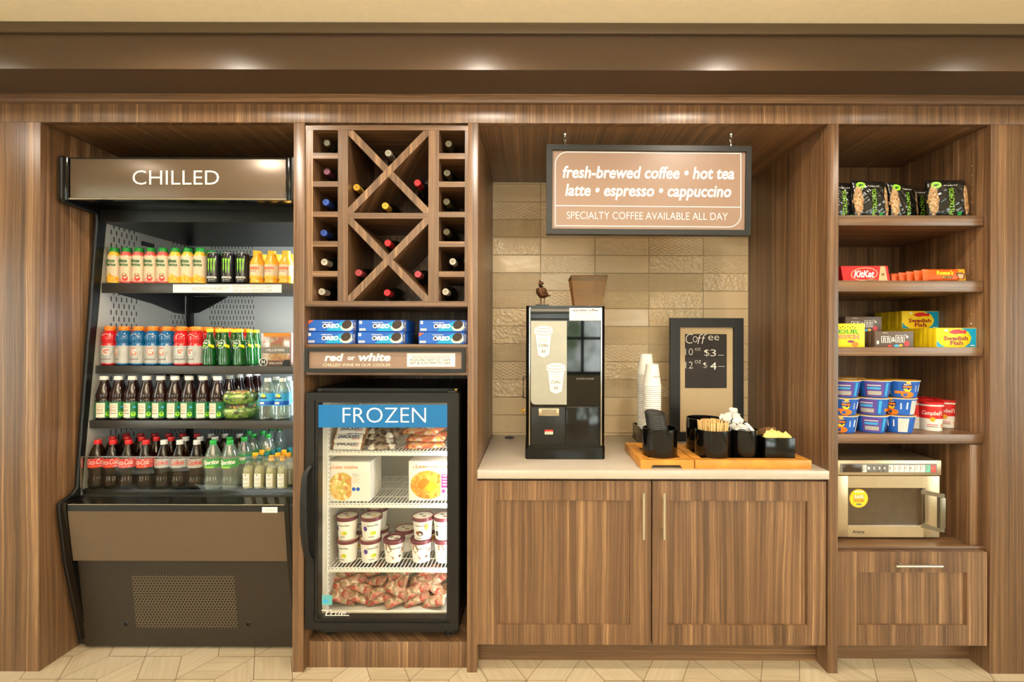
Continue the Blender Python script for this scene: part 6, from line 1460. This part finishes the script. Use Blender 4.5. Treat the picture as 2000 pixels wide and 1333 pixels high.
# fruit candy boxes
def box_candy(name, w, hh, th, body, deco, grp):
    t = thing(name, (0, 0, 0), 'x', 'candy box', grp); b = MB(); b.box(0, w, 0, th, 0, hh, body, .0008); part('carton', b, t)
    b = MB(); mk = Marks(b, flat(0), .0005); deco(mk, w, hh); part('print', b, t); return t
def fish(mk, w, hh):
    mk.poly([(w * .60, hh - .002), (w - .002, hh - .002), (w - .002, .002), (w * .70, .002), (w * .83, hh * .22), (w * .87, hh * .5), (w * .80, hh * .78)], 'cyan', 1); mk.poly([(.002, hh * .36), (.002, .002), (w * .22, .002), (w * .1, hh * .16)], 'cyan', 1)
    mk.text('Swedish', w * .18, hh * .36, w * .78, hh * .58, 'red_dark', 2, shear=.05, bold=.03); mk.text('Fish', w * .34, hh * .12, w * .66, hh * .34, 'red_dark', 2, shear=.05, bold=.03)
    mk.poly([(w * .30, hh * .76), (w * .40, hh * .90), (w * .56, hh * .93), (w * .66, hh * .86), (w * .74, hh * .90), (w * .73, hh * .70), (w * .62, hh * .72), (w * .44, hh * .68)], 'red', 3); mk.ell(w * .24, hh * .88, w * .05, hh * .05, 'white_letter', 2, 10)
    mk.rect(w * .84, hh * .08, w * .95, hh * .12, 'white_letter', 2)
fs = box_candy('fruit_candy_box', .1845, .0895, .0255, 'yellow', fish, 'yellow fish candy boxes')
dl, zs = .062, SHZ[2]
xf = XW(1828.5, dl)
for i in range(13): place(fs, (xf - .0005 * (i % 2), dl + i * .026, zs), 'yellow fish candy box of the lower row, %s' % ('at the front' if i == 0 else ORD[i] + ' back'), 'yellow fish candy boxes')
for i in range(7): place(fs, (xf - .001 * (i % 2), .258 + i * .026, zs + .0898), 'yellow fish candy box of the upper row, %s' % ('at the front' if i == 0 else ORD[i] + ' back'), 'yellow fish candy boxes')
def choc(mk, w, hh):
    mk.text('m', w * .16, hh * .28, w * .42, hh * .70, 'white_letter', 2, bold=.06); mk.text('&', w * .43, hh * .34, w * .52, hh * .64, 'cap_white', 3, bold=.02); mk.text('m', w * .53, hh * .30, w * .76, hh * .76, 'white_letter', 2, bold=.06); mk.text("'s", w * .77, hh * .58, w * .86, hh * .80, 'white_letter', 2, bold=.03)
    mk.text('m', w * .175, hh * .30, w * .405, hh * .68, 'brown', 3, bold=.0); mk.text('m', w * .545, hh * .32, w * .745, hh * .74, 'brown', 3, bold=.0)
    mk.ell(w * .82, hh * .22, w * .07, hh * .17, 'red', 3, 12); mk.ell(w * .56, hh * .10, w * .08, hh * .08, 'blue_light', 3, 10); mk.ell(w * .38, hh * .08, w * .06, hh * .07, 'red', 3, 10); mk.ell(w * .66, hh * .12, w * .05, hh * .08, 'gold', 4, 10); mk.ell(w * .07, hh * .3, w * .035, hh * .12, 'cap_white', 2, 10); mk.text('MILK', w * .2, hh * .86, w * .34, hh * .93, 'cap_white', 2)
mm = box_candy('chocolate_candy_box', .176, .0735, .026, 'brown_pack', choc, 'brown chocolate candy boxes')
xm_ = XW(1709, .062)
for i in range(6): place(mm, (xm_ - .001 * (i % 2), .062 + i * .0265, zs), 'brown chocolate candy box of the lower row, %s' % ('at the front' if i == 0 else ORD[i] + ' back'), 'brown chocolate candy boxes')
for i in range(3): place(mm, (XW(1651, .20), .20 + i * .0265, zs + .0738 if True else zs), 'brown chocolate candy box of the upper row, %s' % ('at the front' if i == 0 else ORD[i] + ' back'), 'brown chocolate candy boxes')
for i in range(3): place(mm, (XW(1651, .20), .222 + i * .0265, zs), 'brown chocolate candy box hidden under the upper row, %s' % ORD[i], 'brown chocolate candy boxes') if False else None
def sour(mk, w, hh):
    mk.text('SOUR', w * .15, hh * .56, w * .84, hh * .76, 'green_dark', 2, bold=.07); mk.text('SOUR', w * .16, hh * .57, w * .83, hh * .75, 'lime', 3, bold=.02); mk.text('PATCH', w * .15, hh * .34, w * .84, hh * .53, 'red', 2, bold=.07); mk.text('PATCH', w * .16, hh * .35, w * .83, hh * .52, 'peach', 3, bold=.02)
    for k in range(7): mk.ell(w * (.30 + .07 * k), hh * (.82 + .05 * (k % 2)), w * .018, hh * .025, 'ink', 2, 8)
    mk.ell(w * .72, hh * .12, w * .10, hh * .11, 'orange', 2, 12); mk.ell(w * .60, hh * .24, w * .10, hh * .05, 'magenta', 2, 12)
sr_ = box_candy('sour_candy_box', .160, .108, .026, 'yellow', sour, 'yellow sour candy boxes')
xso = XW(1683, .062) - .160
for i in range(3): place(sr_, (max(XC1 + .002, xso), .062 + i * .0265, zs), 'yellow sour candy box beside the divider, %s' % ('at the front' if i == 0 else ORD[i] + ' back'), 'yellow sour candy boxes')
bx_ = box_candy('pale_candy_box', .06, .165, .05, 'cream', lambda mk, w, h: mk.rect(w * .2, h * .3, w * .8, h * .7, 'yellow', 2), None)
place(bx_, (XC1 + .002, .150, zs), 'tall pale yellow candy box edge behind the sour candy boxes, against the divider')
# pasta cups
def pasta():
    t = thing('pasta_cup', (0, 0, 0), 'x', 'food cup', 'blue pasta cups'); R0, R1, hh = .0535, .0655, .0765
    b = MB(); b.lathe([(R0 - .004, 0), (R0, .002), (R1, hh)], 'blue', 28); part('cup', b, t)
    b = MB(); b.lathe([(R1, hh - .001), (R1 + .003, hh), (R1 + .003, hh + .0016), (R1, hh + .003)], 'cap_white', 28, cap0=False, cap1=False); b.lathe([(R1 + .002, hh + .0032), (0, hh + .0036)], 'gold', 28, cap0=False); b.poly([(-.012, -R1, hh + .002), (.012, -R1, hh + .002), (.006, -R1 - .009, hh - .009), (-.006, -R1 - .009, hh - .009)], 'gold'); part('foil_lid', b, t, 'yellow foil lid')
    b = MB(); mk = Marks(b, lambda u, v, l: ((R0 + (R1 - R0) * v / hh + l) * sin(u / .060), -(R0 + (R1 - R0) * v / hh + l) * cos(u / .060), v), .0006)
    mk.ell(.0, .052, .020, .018, 'navy', 1, 14); mk.text('KRAFT', -.013, .060, .013, .067, 'white_letter', 3, bold=.02); mk.rect(-.016, .048, .016, .056, 'orange', 2, nu=3); mk.poly([(-.016, .042), (.016, .044), (.008, .030), (-.006, .030)], 'yellow', 3); mk.ell(.002, .016, .026, .014, 'orange', 2, 14); mk.rect(-.048, .020, -.004, .032, 'orange', 1, nu=4)
    mk.poly([(.034, .030), (.062, .030), (.062, .062), (.034, .058)], 'white_paper', 1); mk.rect(.075, .006, .115, .070, 'silver_cap', 1, nu=5)
    mk.rect(-.078, .010, -.066, .070, 'blue_light', 1, nu=2); mk.rect(-.16, .006, -.085, .072, 'purple', 1, nu=8); mk.rect(-.15, .040, -.10, .050, 'blue_light', 2, nu=5); mk.rect(-.15, .014, -.095, .032, 'pink' if False else 'silver_label', 2, nu=6); mk.rect(-.15, .056, -.10, .060, 'cap_white', 2, nu=5)
    part('print', b, t); return t
pcup = pasta(); zs4 = SHZ[3]; yq4 = .03 + .072
cols = [(1648, 1645, 1643), (1707, 1700, 1697), (1762, 1756, 1752)]
rots = [(1.5, -.35, -.6), (1.45, 1.1, 1.5), (-.35, -1.15, -1.9)]
names_ = ('beside the divider', 'in the middle', 'beside the soup cups')
for c in range(3):
    for lev in range(3):      # lev 0 = bottom
        px = cols[c][2 - lev]; x = max(XW(px, yq4), XC1 + .070)
        if c == 1: x = max(x, XW(cols[0][2 - lev], yq4) + .1375, XC1 + .070 + .1375)
        if c == 2: x = max(x, XC1 + .070 + .1375 * 2)
        place(pcup, (x, yq4, zs4 + lev * .0802), 'blue pasta cup, %s of the front stack %s' % (('bottom', 'middle', 'top')[lev], names_[c]), 'blue pasta cups', (0, 0, rots[c][2 - lev]))
for lev in range(3):
    for c in range(2): place(pcup, (XC1 + .075 + .1385 * c, yq4 + .142, zs4 + lev * .0802), 'blue pasta cup, %s of the rear stack %s' % (('bottom', 'middle', 'top')[lev], names_[c]), 'blue pasta cups', (0, 0, .6 * lev))
# soup cups
def soup():
    t = thing('soup_cup', (0, 0, 0), 'x', 'food cup', 'red and white soup cups'); R0, R1, hh = .041, .047, .118
    b = MB(); b.lathe([(R0 - .003, 0), (R0, .002), (R0 + (R1 - R0) * .5, hh * .5)], 'white_paper', 26, cap1=False); b.lathe([(R0 + (R1 - R0) * .5, hh * .5), (R1, hh)], 'coke_red', 26, cap0=False); part('cup', b, t)
    b = MB(); b.lathe([(R1 + .001, hh - .001), (R1 + .0015, hh + .004), (R1 + .0005, hh + .006)], 'cap_white', 26); b.lathe([(R1 + .0005, hh + .0062), (R1 + .001, hh + .016), (R1 - .003, hh + .019), (R1 - .006, hh + .016), (0, hh + .016)], 'red', 26); part('lid', b, t, 'red lid')
    b = MB(); mk = Marks(b, lambda u, v, l: ((R0 + (R1 - R0) * v / hh + l) * sin(u / .044), -(R0 + (R1 - R0) * v / hh + l) * cos(u / .044), v), .0006)
    mk.text("Campbell's", -.040, .070, .040, .096, 'white_letter', 2, shear=.3, bold=.01); mk.ell(0, .056, .010, .011, 'gold', 2, 16); mk.rect(-.022, .028, .022, .033, 'pink', 1, nu=5); mk.rect(-.022, .020, .024, .024, 'ink_soft', 1, nu=5); mk.ell(.046, .026, .012, .012, 'peach', 1, 10); part('print', b, t); return t
sc_ = soup()
for i, (px, d, lb, r) in enumerate(((1818, .135, 'front one beside the pasta cups', -.55), (1846, .215, 'second one, just behind the front one', -.75), (1804, .270, 'third one, partly hidden by the pasta cups', .8), (1790, .190, 'darker one tucked behind the pasta stack', 1.4), (1826, .310, 'rearmost one', 0))):
    place(sc_, (XW(px, d), d, zs4), 'red and white soup cup, ' + lb, 'red and white soup cups', (0, 0, r))
